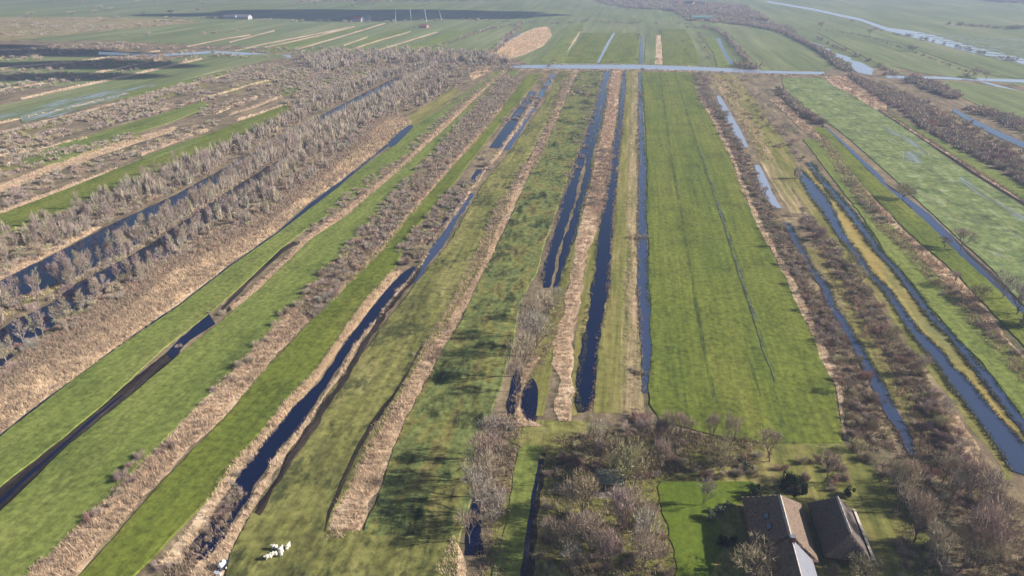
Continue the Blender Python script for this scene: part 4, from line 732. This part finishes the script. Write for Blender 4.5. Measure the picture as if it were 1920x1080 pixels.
scrub('the bare wood at upper left', ([(560, 2), (700, 0), (960, -2)], [(560, 4), (700, 3), (960, 2)]), .2, (6, 9), (.8, 1.1))
for p in [(185, 18), (210, 21), (155, 5), (380, 8), (370, 22), (178, 28), (255, 8), (290, 8), (135, 30), (60, 30), (270, 30), (320, 28), (100, 3), (660, 14), (700, 9), (560, 10), (590, 9)]: one('bare_tree', p[0], p[1], 7, 10, 'the far pale meadows')
scrub('the far wood at upper right', ([(1840, -4), (1880, 0), (1960, 4)], [(1840, 1), (1880, 5), (1960, 9)]), .3, (7, 10), (.9, 1.2))
hedge('the far cloud-shaded hedge', [(1780, 46), (1830, 50), (1880, 54), (1960, 56)], 3, 9, (5, 8), (.8, 1.1))
hedge('the upper left meadow line', [(-20, 36), (120, 34), (250, 34), (400, 36)], 3, 25, (4, 7), (.7, 1.1), gap=.4)
hedge('the reed line by the far canal', [(400, 100), (470, 110), (560, 100), (660, 92)], 3, 12, (3, 5), gap=.2)
hedge('the striped fields hedge', [(800, 92), (850, 78), (900, 60), (960, 46)], 3, 12, (3, 5), gap=.2)
# farmyard and grove
scrub('the grove left of the lawn', [(1090, 1010, 1262), (1060, 1015, 1258), (1020, 1020, 1250), (980, 1030, 1235), (945, 1035, 1225)], 2.6, (2.1, 3.3), (1.5, 2.0), 'bare_tree')
scrub('the thicket left of the lawn', [(1090, 1000, 1260), (1020, 1020, 1250), (960, 1025, 1235), (925, 1020, 1110), (860, 1030, 1110)], 5.2, (1.0, 2.0))
scrub('the thicket behind the green shed', [(898, 1050, 1240), (870, 1040, 1300), (845, 1060, 1330), (825, 1090, 1230), (805, 1130, 1200)], 4.5, (1.2, 2.2)); scrub('the thicket behind the green shed', [(890, 1060, 1240), (850, 1070, 1330), (815, 1100, 1230)], 2.2, (1.8, 2.8), (1.5, 2.0), 'bare_tree')
scrub('the hedge behind the lawn', [(900, 1240, 1400), (880, 1260, 1440), (855, 1300, 1470), (835, 1340, 1440)], 4.5, (1.0, 1.9))
scrub('the bushes behind the farmhouse', [(925, 1440, 1560), (900, 1440, 1590), (880, 1460, 1600), (860, 1500, 1600)], 4, (1.0, 2.0))
scrub('the thicket right of the barn', [(1090, 1690, 1960), (1040, 1680, 1930), (1000, 1680, 1900), (950, 1665, 1860), (900, 1640, 1800), (860, 1610, 1760)], 3.6, (1.2, 2.4)); scrub('the thicket right of the barn', [(1090, 1720, 1960), (1040, 1700, 1930), (950, 1700, 1860), (880, 1640, 1780)], 1.5, (2.2, 3.4), (1.4, 1.9), 'bare_tree')
scrub('the bushes beside the tree-lined ditch', [(1060, 895, 930), (1000, 905, 940), (940, 912, 955), (880, 920, 968), (820, 930, 978), (780, 955, 975)], 3.0, (.9, 1.8))
scrub('the bottom edge bushes', [(1095, 1540, 1720), (1070, 1545, 1715), (1045, 1560, 1650)], 3.0, (1.0, 1.9))
TR = 'the row along the tree-lined ditch'
for u, v, r_, h in [(905, 935, 3.4, 12), (915, 905, 3.6, 13), (935, 862, 3.4, 13), (900, 968, 3.4, 12), (922, 985, 3.2, 11), (880, 1020, 2.4, 8), (975, 705, 3.8, 14), (985, 668, 4.2, 16), (998, 632, 3.8, 14), (968, 735, 2.6, 10), (1018, 600, 2.8, 10), (1040, 575, 2.2, 8), (1005, 655, 3, 12), (890, 905, 2.6, 10)]: one('bare_tree', u, v, r_, h, TR)
for u, v, r_, h, d in [(1246, 848, 1.7, 12.5, 'the thin row at the meadow end'), (1272, 848, 1.7, 12, 'the thin row at the meadow end'), (1333, 850, 1.7, 12, 'the thin row at the meadow end'), (1366, 858, 1.9, 12.5, 'the thin row at the meadow end'), (1229, 850, 1.5, 10, 'the thin row at the meadow end'), (1288, 838, 1.4, 9, 'the thin row at the meadow end'),
    (1172, 912, 2.8, 13, 'the pair beside the green shed'), (1192, 905, 2.6, 12, 'the pair beside the green shed'), (1316, 948, 1.7, 7.5, 'the lawn edge'), (1680, 962, 2.9, 13, 'the barn end'), (1695, 952, 2.6, 13, 'the barn end'), (1712, 1022, 3.4, 13, 'the barn end'), (1728, 1075, 3, 12, 'the barn end'), (1830, 1080, 3.2, 10, 'the barn end'), (1888, 1000, 2.4, 9, 'the barn end'),
    (1410, 1090, 4.2, 8.5, 'the farmhouse front'), (1610, 1085, 2.6, 6, 'the farmhouse front'), (1545, 905, 2.4, 8, 'the yard behind the roofs'), (1060, 965, 2.2, 9, 'the grove left of the lawn'), (1130, 1055, 2.4, 9, 'the grove left of the lawn')]: one('bare_tree', u, v, r_, h, d)

# ------------------------------------------------------------------ individuals and the rest
KIND_LIMIT = 300
names = {'bare_bush': 'bush', 'bare_tree': 'tree', 'birch_tree': 'birch'}
def seen(c):
    x, y, z = c[1], c[2], c[3] + c[5] * .5
    d = y * CP - (z - H) * SP
    if d <= 5: return None
    u = 960 + F * x / d; v = 540 - F * (y * SP + (z - H) * CP) / d
    return u, v, (c[4] + c[5] * .5) / d
def keep_clear(c):
    s = seen(c)
    if not s: return True
    base = at(1144, 905); dx, dy = c[1] - base[0], c[2] - base[1]
    return not (abs(dx) < 5.5 and -13 < dy < 3.5 and 'pair beside' not in c[6])
CAND = [c for c in CAND if keep_clear(c)]
for kind in names:
    L = [(s[2], c) for c in CAND if c[0] == kind for s in [seen(c)] if s and -50 < s[0] < 1970 and -30 < s[1] < 1115]
    L.sort(key=lambda t: -t[0])
    def inframe(c):
        s = seen(c); return 4 < s[0] < 1916 and 4 < s[1] < 1076
    ind = [c for a, c in L if inframe(c)][:KIND_LIMIT]; ids = {id(c) for c in ind}
    rest = [c for a, c in L if id(c) not in ids]
    byrow = {}
    for c in ind: byrow.setdefault(c[6], []).append(c)
    first = {}
    for row, cs in byrow.items():
        cs.sort(key=lambda c: math.hypot(c[1], c[2]))
        for j, c in enumerate(cs):
            vi = int(rng.integers(0, 6)) if kind == 'bare_tree' else int(rng.integers(0, 4)) if kind == 'birch_tree' else int(rng.integers(0, 7))
            if 'reddish' in row: vi = 4
            if 'farmhouse front' in row or 'pair beside' in row: vi = 2
            if 'the barn end' in row: vi = [1, 4][j % 2]
            if row == TR: vi = [1, 5, 0, 4][j % 4]
            if 'thin row' in row: vi = [1, 4][j % 2]
            where = f"{ordinal(j + 1)} from near end of {row}" if len(cs) > 1 else f"standing alone in {row}"
            grp = f"{names[kind]}s of {row}"
            if kind == 'bare_bush':
                me_, wd, _ = BUSH[vi]
                o = bpy.data.objects.new('bare_bush', me_); COL.objects.link(o)
                o.location = c[1:4]; o.scale = (c[4], c[4] * rng.uniform(.85, 1.15), c[5]); o.rotation_euler = (0, 0, rng.random() * 6.28)
                tag(o, f"{wd} bare bush, {where}", 'bush', grp)
            else:
                m1, m2, wd, _ = (TREE if kind == 'bare_tree' else BIRCH)[vi]
                e = bpy.data.objects.new(kind, None); COL.objects.link(e); e.location = c[1:4]
                asp = {'bare_tree': .42, 'birch_tree': .33}[kind]
                sx = c[4] / asp * (1 / 1.0); e.scale = (sx, sx, c[5]); e.rotation_euler = (0, 0, rng.random() * 6.28)
                for nm, mm in (('trunk', m1), ('crown', m2)):
                    p = bpy.data.objects.new(nm, mm); COL.objects.link(p); p.parent = e
                tag(e, f"bare {wd} {'birch' if kind == 'birch_tree' else 'tree'}, {where}", 'birch tree' if kind == 'birch_tree' else 'tree', grp)
    # the rest of the kind: one mesh, coarser with distance
    if rest:
        packs = {}
        for c in rest:
            d = math.hypot(c[1], c[2]); lod = 0 if d < 260 else 1 if d < 480 else 2
            n_t = (330, 190, 100)[lod]; ww = (.021, .034, .06)[lod]
            vi = int(rng.integers(0, 7)) if kind != 'birch_tree' else int((0, 1, 5, 1)[int(rng.integers(0, 4))])
            packs.setdefault((lod, vi, n_t, ww), []).append(c)
        mats_ = [M[b[2]] for b in BUSH]; uniq = list(dict.fromkeys([b[2] for b in BUSH])); Ts, mi = [], []
        for (lod, vi, n_t, ww), cs in packs.items():
            for half in (0, 1):
                base = bush_tris(n_t, (14, 8, 5)[lod], 300 + vi * 10 + lod + half * 100, ww)
                sub = cs[half::2]
                if not sub: continue
                c4 = np.array([[c[1], c[2], c[3], c[4], c[5]] for c in sub]); a = rng.random(len(sub)) * 6.28
                ca, sa = np.cos(a), np.sin(a)
                B_ = base.reshape(1, -1, 3)
                X = (B_[..., 0] * ca[:, None] - B_[..., 1] * sa[:, None]) * c4[:, 3:4] + c4[:, 0:1]
                Y = (B_[..., 0] * sa[:, None] + B_[..., 1] * ca[:, None]) * c4[:, 3:4] + c4[:, 1:2]
                Z = B_[..., 2] * c4[:, 4:5] + c4[:, 2:3]
                T = np.stack([X, Y, Z], -1).reshape(-1, 3); Ts.append(T); mi.append(np.full(len(T) // 3, uniq.index(BUSH[vi][2])))
        T = np.concatenate(Ts); me_ = mesh_tris('distant_' + kind, T)
        o = link({'bare_bush': 'distant_scrub', 'bare_tree': 'distant_trees', 'birch_tree': 'distant_birches'}[kind], me_, [M[k] for k in uniq])
        me_.polygons.foreach_set("material_index", np.concatenate(mi).astype(np.int32)); me_.update()
        tag(o, {'bare_bush': 'mass of bare scrub along the distant ditches and hedges', 'bare_tree': 'mass of bare trees along the distant hedgerows', 'birch_tree': 'mass of bare birches along the distant swamp canals'}[kind], {'bare_bush': 'scrub', 'bare_tree': 'woodland', 'birch_tree': 'birch wood'}[kind], None, 'stuff')
    print(kind, 'individuals', len(ind), 'rest', len(rest))

# evergreen shrubs in the farmyard
ev = [mesh_tris('leaves', leafy_tris(900, 5 + k)) for k in range(3)]
for k in ev: k.materials.append(M['evergreen'])
gg = mesh_tris('leaves', leafy_tris(900, 31)); gg.materials.append(M['greygreen'])
for i, (u, v, r_, h, mm, lb) in enumerate([(1416, 932, 2.0, 3.0, ev[0], 'dark evergreen shrub at the left back corner of the farmhouse'), (1480, 922, 2.4, 5.0, ev[1], 'tall dark ivy-covered shrub behind the farmhouse ridge'), (1505, 925, 1.6, 3.2, ev[2], 'dark evergreen shrub between the two thatched roofs'),
    (1356, 1024, 1.8, 2.4, ev[0], 'round dark green bush beside the lawn, left of the farmhouse'), (1375, 1018, 1.4, 1.9, ev[2], 'smaller dark green bush against the farmhouse wall'), (1330, 975, 1.7, 2.4, gg, 'grey-green shrub on the lawn edge under the small bare tree'), (1350, 962, 1.6, 1.8, gg, 'low grey-green shrub behind the stone terrace by the lawn'), (1366, 952, 1.2, 1.5, gg, 'small grey-green shrub nearest the farmhouse back corner'), (1617, 1075, .9, 1.6, ev[1], 'small black-green conifer in front of the barn'), (1590, 930, 1.5, 2.4, ev[0], 'dark holly bush behind the barn'), (1400, 880, 1.9, 1.8, gg, 'low grey-green thicket bush behind the lawn')]):
    o = bpy.data.objects.new('evergreen_bush' if mm is not gg else 'garden_shrub', mm); COL.objects.link(o); q = at(u, v)
    o.location = (q[0], q[1], .06); o.scale = (r_, r_, h); o.rotation_euler = (0, 0, i * 1.3); tag(o, lb, 'shrub')

# ================================================================== BUILDINGS
def simple(name, col, rough=.8, spec=.2, nz=0, var=.25):
    m, nt, b = new_mat(name, rough, spec)
    if nz:
        tc = N(nt, "ShaderNodeTexCoord"); n = N(nt, "ShaderNodeTexNoise", Scale=nz, Detail=5.0, Roughness=.65); nt.links.new(tc.outputs["Object"], n.inputs[0])
        c = ramp(nt, n.outputs[0], [(.3, tuple(x * (1 - var) for x in col[:3]) + (1,)), (.7, tuple(min(1, x * (1 + var)) for x in col[:3]) + (1,))]); nt.links.new(c, b.inputs["Base Color"])
        bp = N(nt, "ShaderNodeBump", Strength=.4, Distance=.06); nt.links.new(n.outputs[0], bp.inputs["Height"]); nt.links.new(bp.outputs[0], b.inputs["Normal"])
    else: b.inputs["Base Color"].default_value = col
    return m
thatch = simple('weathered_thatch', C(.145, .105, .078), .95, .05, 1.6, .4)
thatch2 = simple('grey_thatch', C(.10, .08, .07), .95, .05, 1.8, .35)
ridge_m = simple('pale_ridge_cap', C(.36, .32, .28), .9, .1, 2.5, .2)
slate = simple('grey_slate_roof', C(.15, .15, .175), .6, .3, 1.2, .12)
brickm = simple('dark_red_brick', C(.13, .065, .045), .9, .1, 3, .3)
woodm = simple('dark_boarding', C(.035, .028, .022), .8, .1, 3, .3)
glassm = simple('skylight_glass', C(.05, .09, .12), .08, .6)
whitem = simple('white_paint', C(.66, .66, .64), .5, .3)
greenroof = simple('mossy_green_roof', C(.12, .125, .09), .9, .1, 1.5, .3)
wool = simple('white_wool', C(.62, .58, .48), .95, .05, 9, .12)
def pydata(name, V, Fc, mat, parent=None, bev=0):
    me = bpy.data.meshes.new(name); me.from_pydata([tuple(v) for v in V], [], Fc); me.update()
    o = link(name, me, mat, parent)
    bm = bmesh.new(); bm.from_mesh(me); bmesh.ops.recalc_face_normals(bm, faces=bm.faces); bm.to_mesh(me); bm.free()
    if bev: mo = o.modifiers.new('bevel', 'BEVEL'); mo.width = bev; mo.segments = 2
    return o
def boxv(x0, x1, y0, y1, z0, z1):
    return [(x0, y0, z0), (x1, y0, z0), (x1, y1, z0), (x0, y1, z0), (x0, y0, z1), (x1, y0, z1), (x1, y1, z1), (x0, y1, z1)], [(0, 3, 2, 1), (4, 5, 6, 7), (0, 1, 5, 4), (1, 2, 6, 5), (2, 3, 7, 6), (3, 0, 4, 7)]
def box(name, x0, x1, y0, y1, z0, z1, mat, parent=None, bev=0):
    V, Fc = boxv(x0, x1, y0, y1, z0, z1); return pydata(name, V, Fc, mat, parent, bev)
def hip_roof(name, w, y0, y1, ze, zr, hip0, hip1, mat, parent, th=.35, steps=10):
    """thatched hipped roof, ridge along y; eaves at +-w, thick lower edge, softly sagging"""
    V, Fc = [], []
    ny, nx = 26, 7
    def hgt(x, y):
        s = (w - abs(x)) / w
        a = (y - y0) / hip0 if hip0 else 9; b = (y1 - y) / hip1 if hip1 else 9
        f = max(0, min(s, a, b)); return ze + (zr - ze) * f
    xs = sorted(set([round(w * t, 3) for t in np.linspace(-1, 1, 2 * nx + 1)])); ys = np.linspace(y0, y1, ny * 2 + 1)
    g_ = {}
    for j, y in enumerate(ys):
        for i, x in enumerate(xs):
            g_[i, j] = len(V); V.append((x, y, hgt(x, y) + .05 * noise.noise(Vector((x * .7, y * .7, zr)))))
    for j in range(len(ys) - 1):
        for i in range(len(xs) - 1): Fc.append((g_[i, j], g_[i + 1, j], g_[i + 1, j + 1], g_[i, j + 1]))
    o = pydata(name, V, Fc, mat, parent)
    mo = o.modifiers.new('thickness', 'SOLIDIFY'); mo.thickness = th; mo.offset = -1
    return o
def empty(name, loc, rz, label, cat, group=None):
    o = bpy.data.objects.new(name, None); COL.objects.link(o); o.location = loc; o.rotation_euler = (0, 0, rz); tag(o, label, cat, group); return o
RZ = -R(9.3)
# farmhouse: ridge runs away from the camera
fh = empty('farmhouse', (55.3, 103.3, .05), RZ, 'long farmhouse with a brown thatched roof beside the bright lawn', 'farmhouse')
box('wall', -5.2, 5.2, -5.0, 11.6, -.1, 2.7, brickm, fh)
hip_roof('roof', 6.3, -4.2, 12.4, 2.1, 8.0, .6, 4.8, thatch, fh)
for nm, xs_, mm_ in (('front_shade_slope', (-4.9, 0), thatch), ('sheet_roof', (0, 5.0), slate)):  # left slope takes dark thatch as painted shade; right keeps the grey roof
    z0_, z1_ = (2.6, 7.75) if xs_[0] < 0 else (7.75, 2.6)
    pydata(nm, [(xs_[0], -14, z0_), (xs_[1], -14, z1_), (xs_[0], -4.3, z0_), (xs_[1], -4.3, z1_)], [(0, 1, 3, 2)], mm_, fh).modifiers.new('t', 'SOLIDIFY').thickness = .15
box('front_wall', -4.5, 4.5, -13.6, -5.05, -.1, 2.75, brickm, fh)
pydata('gable', [(-4.5, -13.62, 2.7), (4.5, -13.62, 2.7), (0, -13.62, 7.4), (-4.5, -13.3, 2.7), (4.5, -13.3, 2.7), (0, -13.3, 7.4)], [(0, 1, 2), (3, 5, 4), (0, 3, 4, 1), (1, 4, 5, 2), (2, 5, 3, 0)], brickm, fh)
def ridge(parent, y0, y1, zr, mat, wd=.55):
    V, Fc = [], []
    for j, y in enumerate(np.linspace(y0, y1, 24)):
        o_ = .04 * math.sin(j * 1.7)
        V += [(-wd, y, zr - wd * .85 + o_), (0, y, zr + .16 + o_), (wd, y, zr - wd * .85 + o_)]
        if j: k = j * 3; Fc += [(k - 3, k - 2, k + 1, k), (k - 2, k - 1, k + 2, k + 1)]
    return pydata('ridge_cap', V, Fc, mat, parent)
ridge(fh, -4.2, 7.4, 8.02, ridge_m, .35)
ridge(fh, -13.9, -4.6, 7.78, ridge_m, .3)
def skylight(parent, x, y, zc, slope, sx=.55, sy=.8):
    f = box('skylight', -sx, sx, -sy, sy, 0, .12, woodm, parent); f.location = (x, y, zc); f.rotation_euler = (0, -slope, 0)
    p = box('pane', -sx + .1, sx - .1, -sy + .1, sy - .1, .121, .14, glassm, f)
sl_ = math.atan2(5.9, 6.3)
for x_, y_ in ((-2.9, 3.6), (-2.9, .6)): skylight(fh, x_, y_, 2.1 + 5.9 * (6.3 + x_) / 6.3 + .08, sl_)
dm = box('dormer', -5.1, -3.3, -3.0, -1.4, 3.2, 4.6, woodm, fh); box('pane', -5.13, -5.10, -2.8, -1.6, 3.7, 4.4, glassm, dm)
ch = box('chimney', -.45, .45, -5.6, -4.9, 6.6, 9.0, brickm, fh); box('chimney_cap', -.55, .55, -5.7, -4.8, 9.0, 9.15, slate, ch)
for y_ in (9.6, 6.5, 3.0): wn_ = box('window', -5.26, -5.2, y_ - .6, y_ + .6, .9, 2.0, whitem, fh); box('pane', -5.28, -5.262, y_ - .5, y_ + .5, 1.0, 1.9, glassm, wn_)
dr = box('door', -5.27, -5.2, -.6, .5, -.05, 2.05, woodm, fh); box('handle', -5.32, -5.272, .25, .38, 1.0, 1.06, whitem, dr)
# barn
bn = empty('barn', (67.9, 104.4, .05), RZ, 'smaller barn with a dark thatched hipped roof, right of the farmhouse', 'barn')
box('wall', -3.9, 3.6, -4.0, 9.2, -.1, 2.3, woodm, bn)
hip_roof('roof', 4.5, -5.6, 10.0, 1.9, 7.2, 2.2, 3.2, thatch2, bn)
ridge(bn, -3.4, 6.8, 7.22, ridge_m, .28)
box('lean_to', 4.75, 5.3, -4.4, 9.4, -.1, 1.55, woodm, bn); pydata('lean_to_roof', [(4.85, -4.6, 1.85), (5.5, -4.6, 1.6), (4.85, 9.6, 1.85), (5.5, 9.6, 1.6)], [(0, 1, 3, 2)], ridge_m, bn).modifiers.new('t', 'SOLIDIFY').thickness = .08
dd = box('door', -1.4, 1.2, -4.08, -4.01, -.05, 2.1, simple('red_brown_door', C(.12, .05, .035)), bn); box('handle', .9, 1.0, -4.14, -4.08, 1.0, 1.15, slate, dd)
# green-roofed shed
q = (at(1122, 906, 2.5) + at(1166, 906, 2.5)) / 2
sh = empty('garden_shed', (q[0], q[1] + 1.6, .05), R(-2), 'low wooden shed with a mossy green roof above a pale terrace', 'shed')
box('wall', -2.6, 2.6, .2, 2.2, -.05, 2.15, woodm, sh)
pydata('roof', [(-3.1, -1.9, 2.25), (3.1, -1.9, 2.25), (3.1, 2.6, 2.95), (-3.1, 2.6, 2.95)], [(0, 1, 2, 3)], greenroof, sh).modifiers.new('t', 'SOLIDIFY').thickness = .14
box('roof_edge', 3.1, 3.2, -1.9, 2.6, 2.2, 2.42, ridge_m, sh).rotation_euler = (0, 0, 0)
for x_ in (-2.7, -.9, .9, 2.7): box('post', x_ - .07, x_ + .07, -1.6, -1.46, -.05, 2.2, whitem if x_ < 0 else woodm, sh)
# small hut in the dark hedge, far farm buildings, pale posts
def cottage(name, u, v, w_, l_, he, hr_, rz, wallm, roofm, label, cat='house', win=True):
    q = at(u, v); h = empty(name, (q[0], q[1], 0), rz, label, cat)
    box('wall', -w_ / 2, w_ / 2, -l_ / 2, l_ / 2, 0, he, wallm, h)
    pydata('roof', [(-w_ / 2 - .4, -l_ / 2 - .4, he - .2), (0, -l_ / 2 - .4, hr_), (w_ / 2 + .4, -l_ / 2 - .4, he - .2), (-w_ / 2 - .4, l_ / 2 + .4, he - .2), (0, l_ / 2 + .4, hr_), (w_ / 2 + .4, l_ / 2 + .4, he - .2)], [(0, 1, 4, 3), (1, 2, 5, 4)], roofm, h).modifiers.new('t', 'SOLIDIFY').thickness = .2
    pydata('gable', [(-w_ / 2, -l_ / 2 + .01, he - .02), (w_ / 2, -l_ / 2 + .01, he - .02), (0, -l_ / 2 + .01, hr_ - .3), (-w_ / 2, l_ / 2 - .01, he - .02), (w_ / 2, l_ / 2 - .01, he - .02), (0, l_ / 2 - .01, hr_ - .3)], [(0, 1, 2), (3, 5, 4), (0, 3, 4, 1), (1, 4, 5, 2), (2, 5, 3, 0)], wallm, h)
    if win:
        for k in (-1, 1): box('window', k * w_ * .25 - .6, k * w_ * .25 + .6, -l_ / 2 - .06, -l_ / 2 - .005, 1, 2.2, glassm, h)
        box('door', -.5, .5, -l_ / 2 - .07, -l_ / 2 - .005, 0, 2.1, woodm, h)
    return h
pink = simple('salmon_brick', C(.38, .20, .15), .9, .1, 2, .2); redroof = simple('red_tile_roof', C(.26, .10, .065), .8, .2, 2, .2); pale_w = simple('pale_plaster', C(.36, .35, .34), .8, .1, 1, .1)
darkroof = simple('dark_tile_roof', C(.07, .065, .07), .7, .2, 2, .2)
cottage('hut', 1746, 236, 4, 5, 2.4, 4.2, R(60), pink, redroof, 'small salmon-red hut tucked into the big dark hedge', 'hut')
for a in [(671, 40, 14, 22, 5, 10, R(70), pale_w, redroof, 'far white farmhouse with red roof beside the dark field'), (690, 37, 12, 26, 5, 11, R(20), pale_w, slate, 'far pale barn with light grey roof right of the farmhouse'), (434, 35, 16, 26, 5, 9, R(80), pale_w, slate, 'left one of the two pale far sheds'), (459, 36, 16, 24, 5, 9, R(80), pale_w, slate, 'right one of the two pale far sheds'), (1268, 6, 14, 20, 6, 11, R(85), pale_w, redroof, 'leftmost red-roofed house in the far village'), (1292, 10, 14, 22, 6, 11, R(60), pink, darkroof, 'brick house with dark roof in the far village'), (1312, 12, 14, 20, 6, 11, R(88), pale_w, darkroof, 'pale house with dark roof in the far village'), (1240, 4, 14, 20, 6, 11, R(75), pink, redroof, 'brick house with red roof behind the far village trees'), (795, 52, 9, 14, 3, 6, R(70), pink, redroof, 'small salmon barn below the pale posts'), (1315, 37, 22, 40, 5, 8, R(85), simple('green_sheeting', C(.10, .19, .15), .6), simple('green_sheet_roof', C(.12, .21, .17), .6), 'long green shed near the far village')]:
    cottage('far_house', *a[:9], a[9], 'house' if 'shed' not in a[9] and 'barn' not in a[9] else 'shed')
for (u, v, lx), lb in zip([(742, 40, 1.5), (771, 41, -.5), (800, 41, -2.5), (828, 37, -6)], ['leftmost of the four pale far masts', 'second from left of the four pale far masts', 'third from left of the four pale far masts', 'rightmost of the four pale far masts']):
    q = at(u, v); ms = empty('mast', (q[0], q[1], 0), 0, lb, 'mast', 'pale masts beyond the striped fields')
    V, Fc = [], []; tube(V, Fc, np.array((0., 0, 0)), np.array((lx, 0, 23.)), .5, .3, 6); pydata('pole', V, Fc, whitem, ms)
    V, Fc = [], []; tube(V, Fc, np.array((lx - 2.5, 0, 21.)), np.array((lx + 2.5, 0, 21.)), .2, .2, 5); pydata('crossarm', V, Fc, whitem, ms)

# ================================================================== SHEEP AND WATER TANK
def skin_mesh(name, verts, edges_, radii, mat, parent=None, sub=2):
    me = bpy.data.meshes.new(name); me.from_pydata(verts, edges_, []); o = link(name, me, mat, parent)
    o.modifiers.new('skin', 'SKIN'); 
    for v, r_ in zip(me.skin_vertices[0].data, radii): v.radius = r_ if isinstance(r_, tuple) else (r_, r_)
    me.skin_vertices[0].data[0].use_root = True
    s = o.modifiers.new('sub', 'SUBSURF'); s.levels = sub; s.render_levels = sub
    return o
sv = [(0, 0, .68), (.28, 0, .70), (.50, 0, .72), (-.30, 0, .70), (-.52, 0, .68), (.66, 0, .86), (.80, 0, .92), (.98, 0, .84), (.42, .15, .42), (.44, .15, .02), (.42, -.15, .42), (.44, -.15, .02), (-.42, .15, .44), (-.47, .15, .25), (-.43, .15, .02), (-.42, -.15, .44), (-.47, -.15, .25), (-.43, -.15, .02), (-.64, 0, .60), (.80, .12, .93), (.80, -.12, .93)]
se = [(0, 1), (1, 2), (0, 3), (3, 4), (2, 5), (5, 6), (6, 7), (2, 8), (8, 9), (2, 10), (10, 11), (4, 12), (12, 13), (13, 14), (4, 15), (15, 16), (16, 17), (4, 18), (6, 19), (6, 20)]
sr = [.34, .34, .27, .34, .28, .16, .12, .07, .08, .04, .08, .04, .1, .05, .04, .1, .05, .04, .05, .03, .03]
sp0 = skin_mesh('sheep', sv, se, sr, wool)
for i, (u, v, rz, lb) in enumerate([(505, 1050, 200, 'leftmost of the white sheep, its head towards the dark canal'), (516, 1045, 190, 'second white sheep from the left in the small flock'), (529, 1042, 100, 'white sheep in the middle of the small flock'), (517, 1032, 170, 'white sheep standing at the back of the small flock'), (541, 1031, 80, 'rightmost white sheep, standing apart on the olive field'), (527, 1037, 75, 'white sheep pressed against the middle one of the flock')]):
    o = sp0 if i == 0 else sp0.copy()
    if i: COL.objects.link(o)
    q = at(u, v); o.location = (q[0], q[1], .33); o.rotation_euler = (0, 0, R(rz)); o.scale = (1.1,) * 3; tag(o, lb, 'sheep', 'white sheep on the olive field')
q = at(418, 1066); wt = empty('water_trailer', (q[0], q[1], .06), R(75), 'white water tank on a dark wheeled trailer beside the field track', 'trailer')
V, Fc = [], []
prof = [(-.8, .1), (-.78, .4), (-.65, .55), (0, .58), (.65, .55), (.78, .4), (.8, .1)]
for j, (x_, r_) in enumerate(prof):
    for k in range(16): t = 2 * math.pi * k / 16; V.append((x_, math.cos(t) * r_, 1.25 + math.sin(t) * r_))
    if j:
        for k in range(16): Fc.append(((j - 1) * 16 + k, (j - 1) * 16 + (k + 1) % 16, j * 16 + (k + 1) % 16, j * 16 + k))
Fc += [tuple(range(16)), tuple(range(96, 112))]
tk = pydata('tank', V, Fc, whitem, wt); V, Fc = [], []; tube(V, Fc, np.array((0., 0, 1.8)), np.array((0., 0, 1.95)), .2, .18, 12); Fc.append(tuple(range(12, 24))); pydata('tank_lid', V, Fc, woodm, tk)
navy = simple('navy_steel', C(.02, .03, .07), .5, .4)
box('chassis', -1.2, 1.5, -.6, .6, .5, .64, navy, wt); box('drawbar', 1.5, 2.4, -.06, .06, .52, .6, navy, wt); box('trough', -1.9, -1.25, -.8, .8, .15, .55, simple('galvanised_steel', C(.4, .42, .44), .45, .5), wt)
for s_ in (-1, 1):
    V, Fc = [], []; tube(V, Fc, np.array((0., s_ * .62, .38)), np.array((0., s_ * .84, .38)), .38, .38, 18); Fc += [tuple(range(18)), tuple(range(18, 36))]
    wh = pydata('wheel', V, Fc, woodm, wt); V, Fc = [], []; tube(V, Fc, np.array((0., s_ * .845, .38)), np.array((0., s_ * .87, .38)), .19, .17, 12); Fc += [tuple(range(12, 24))]; pydata('hub', V, Fc, whitem, wh)

# ================================================================== CLOUDS (high above, outside the haze)
cm_, nt, b = new_mat('cloud_white', 1, 0); b.inputs["Base Color"].default_value = (.85, .85, .87, 1)
def cloud(gx, gy, rx, ry, seed, hc=620, label=None, n=60, lo=.16):
    off = hc / math.tan(SUN_EL); r = random.Random(seed); bm = bmesh.new()
    for i in range(n):
        a = r.random() * 6.28; d = r.random() ** .5 * .95
        k = bmesh.ops.create_icosphere(bm, subdivisions=2, radius=1)['verts']; s = r.uniform(lo, lo * 2.1)
        for v in k: v.co = Vector((off + gx + (math.cos(a) * d + v.co.x * s) * rx, gy + (math.sin(a) * d + v.co.y * s) * ry, hc + v.co.z * min(rx, ry) * .12))
    me = bpy.data.meshes.new('cloud'); bm.to_mesh(me); bm.free(); tag(link('cloud', me, cm_), label, None, None, 'structure')
cloud(-980, 760, 640, 260, 1, n=85, lo=.07); cloud(-330, 1580, 385, 155, 2); cloud(1090, 1300, 190, 38, 3)

# ================================================================== HAZE
hm = bpy.data.materials.new('haze_air'); hm.use_nodes = True; nt = hm.node_tree; nt.nodes.remove(nt.nodes["Principled BSDF"])
pv = N(nt, "ShaderNodeVolumePrincipled"); pv.inputs["Color"].default_value = (.42, .52, .76, 1); pv.inputs["Density"].default_value = .00024; pv.inputs["Anisotropy"].default_value = .1
nt.links.new(pv.outputs[0], nt.nodes["Material Output"].inputs["Volume"])
V, Fc = boxv(-S - 50, S + 50, -700, 2 * S + 50, -1, 125)
hz = pydata('haze', V, Fc, hm); tag(hz, None, None, None, 'stuff')
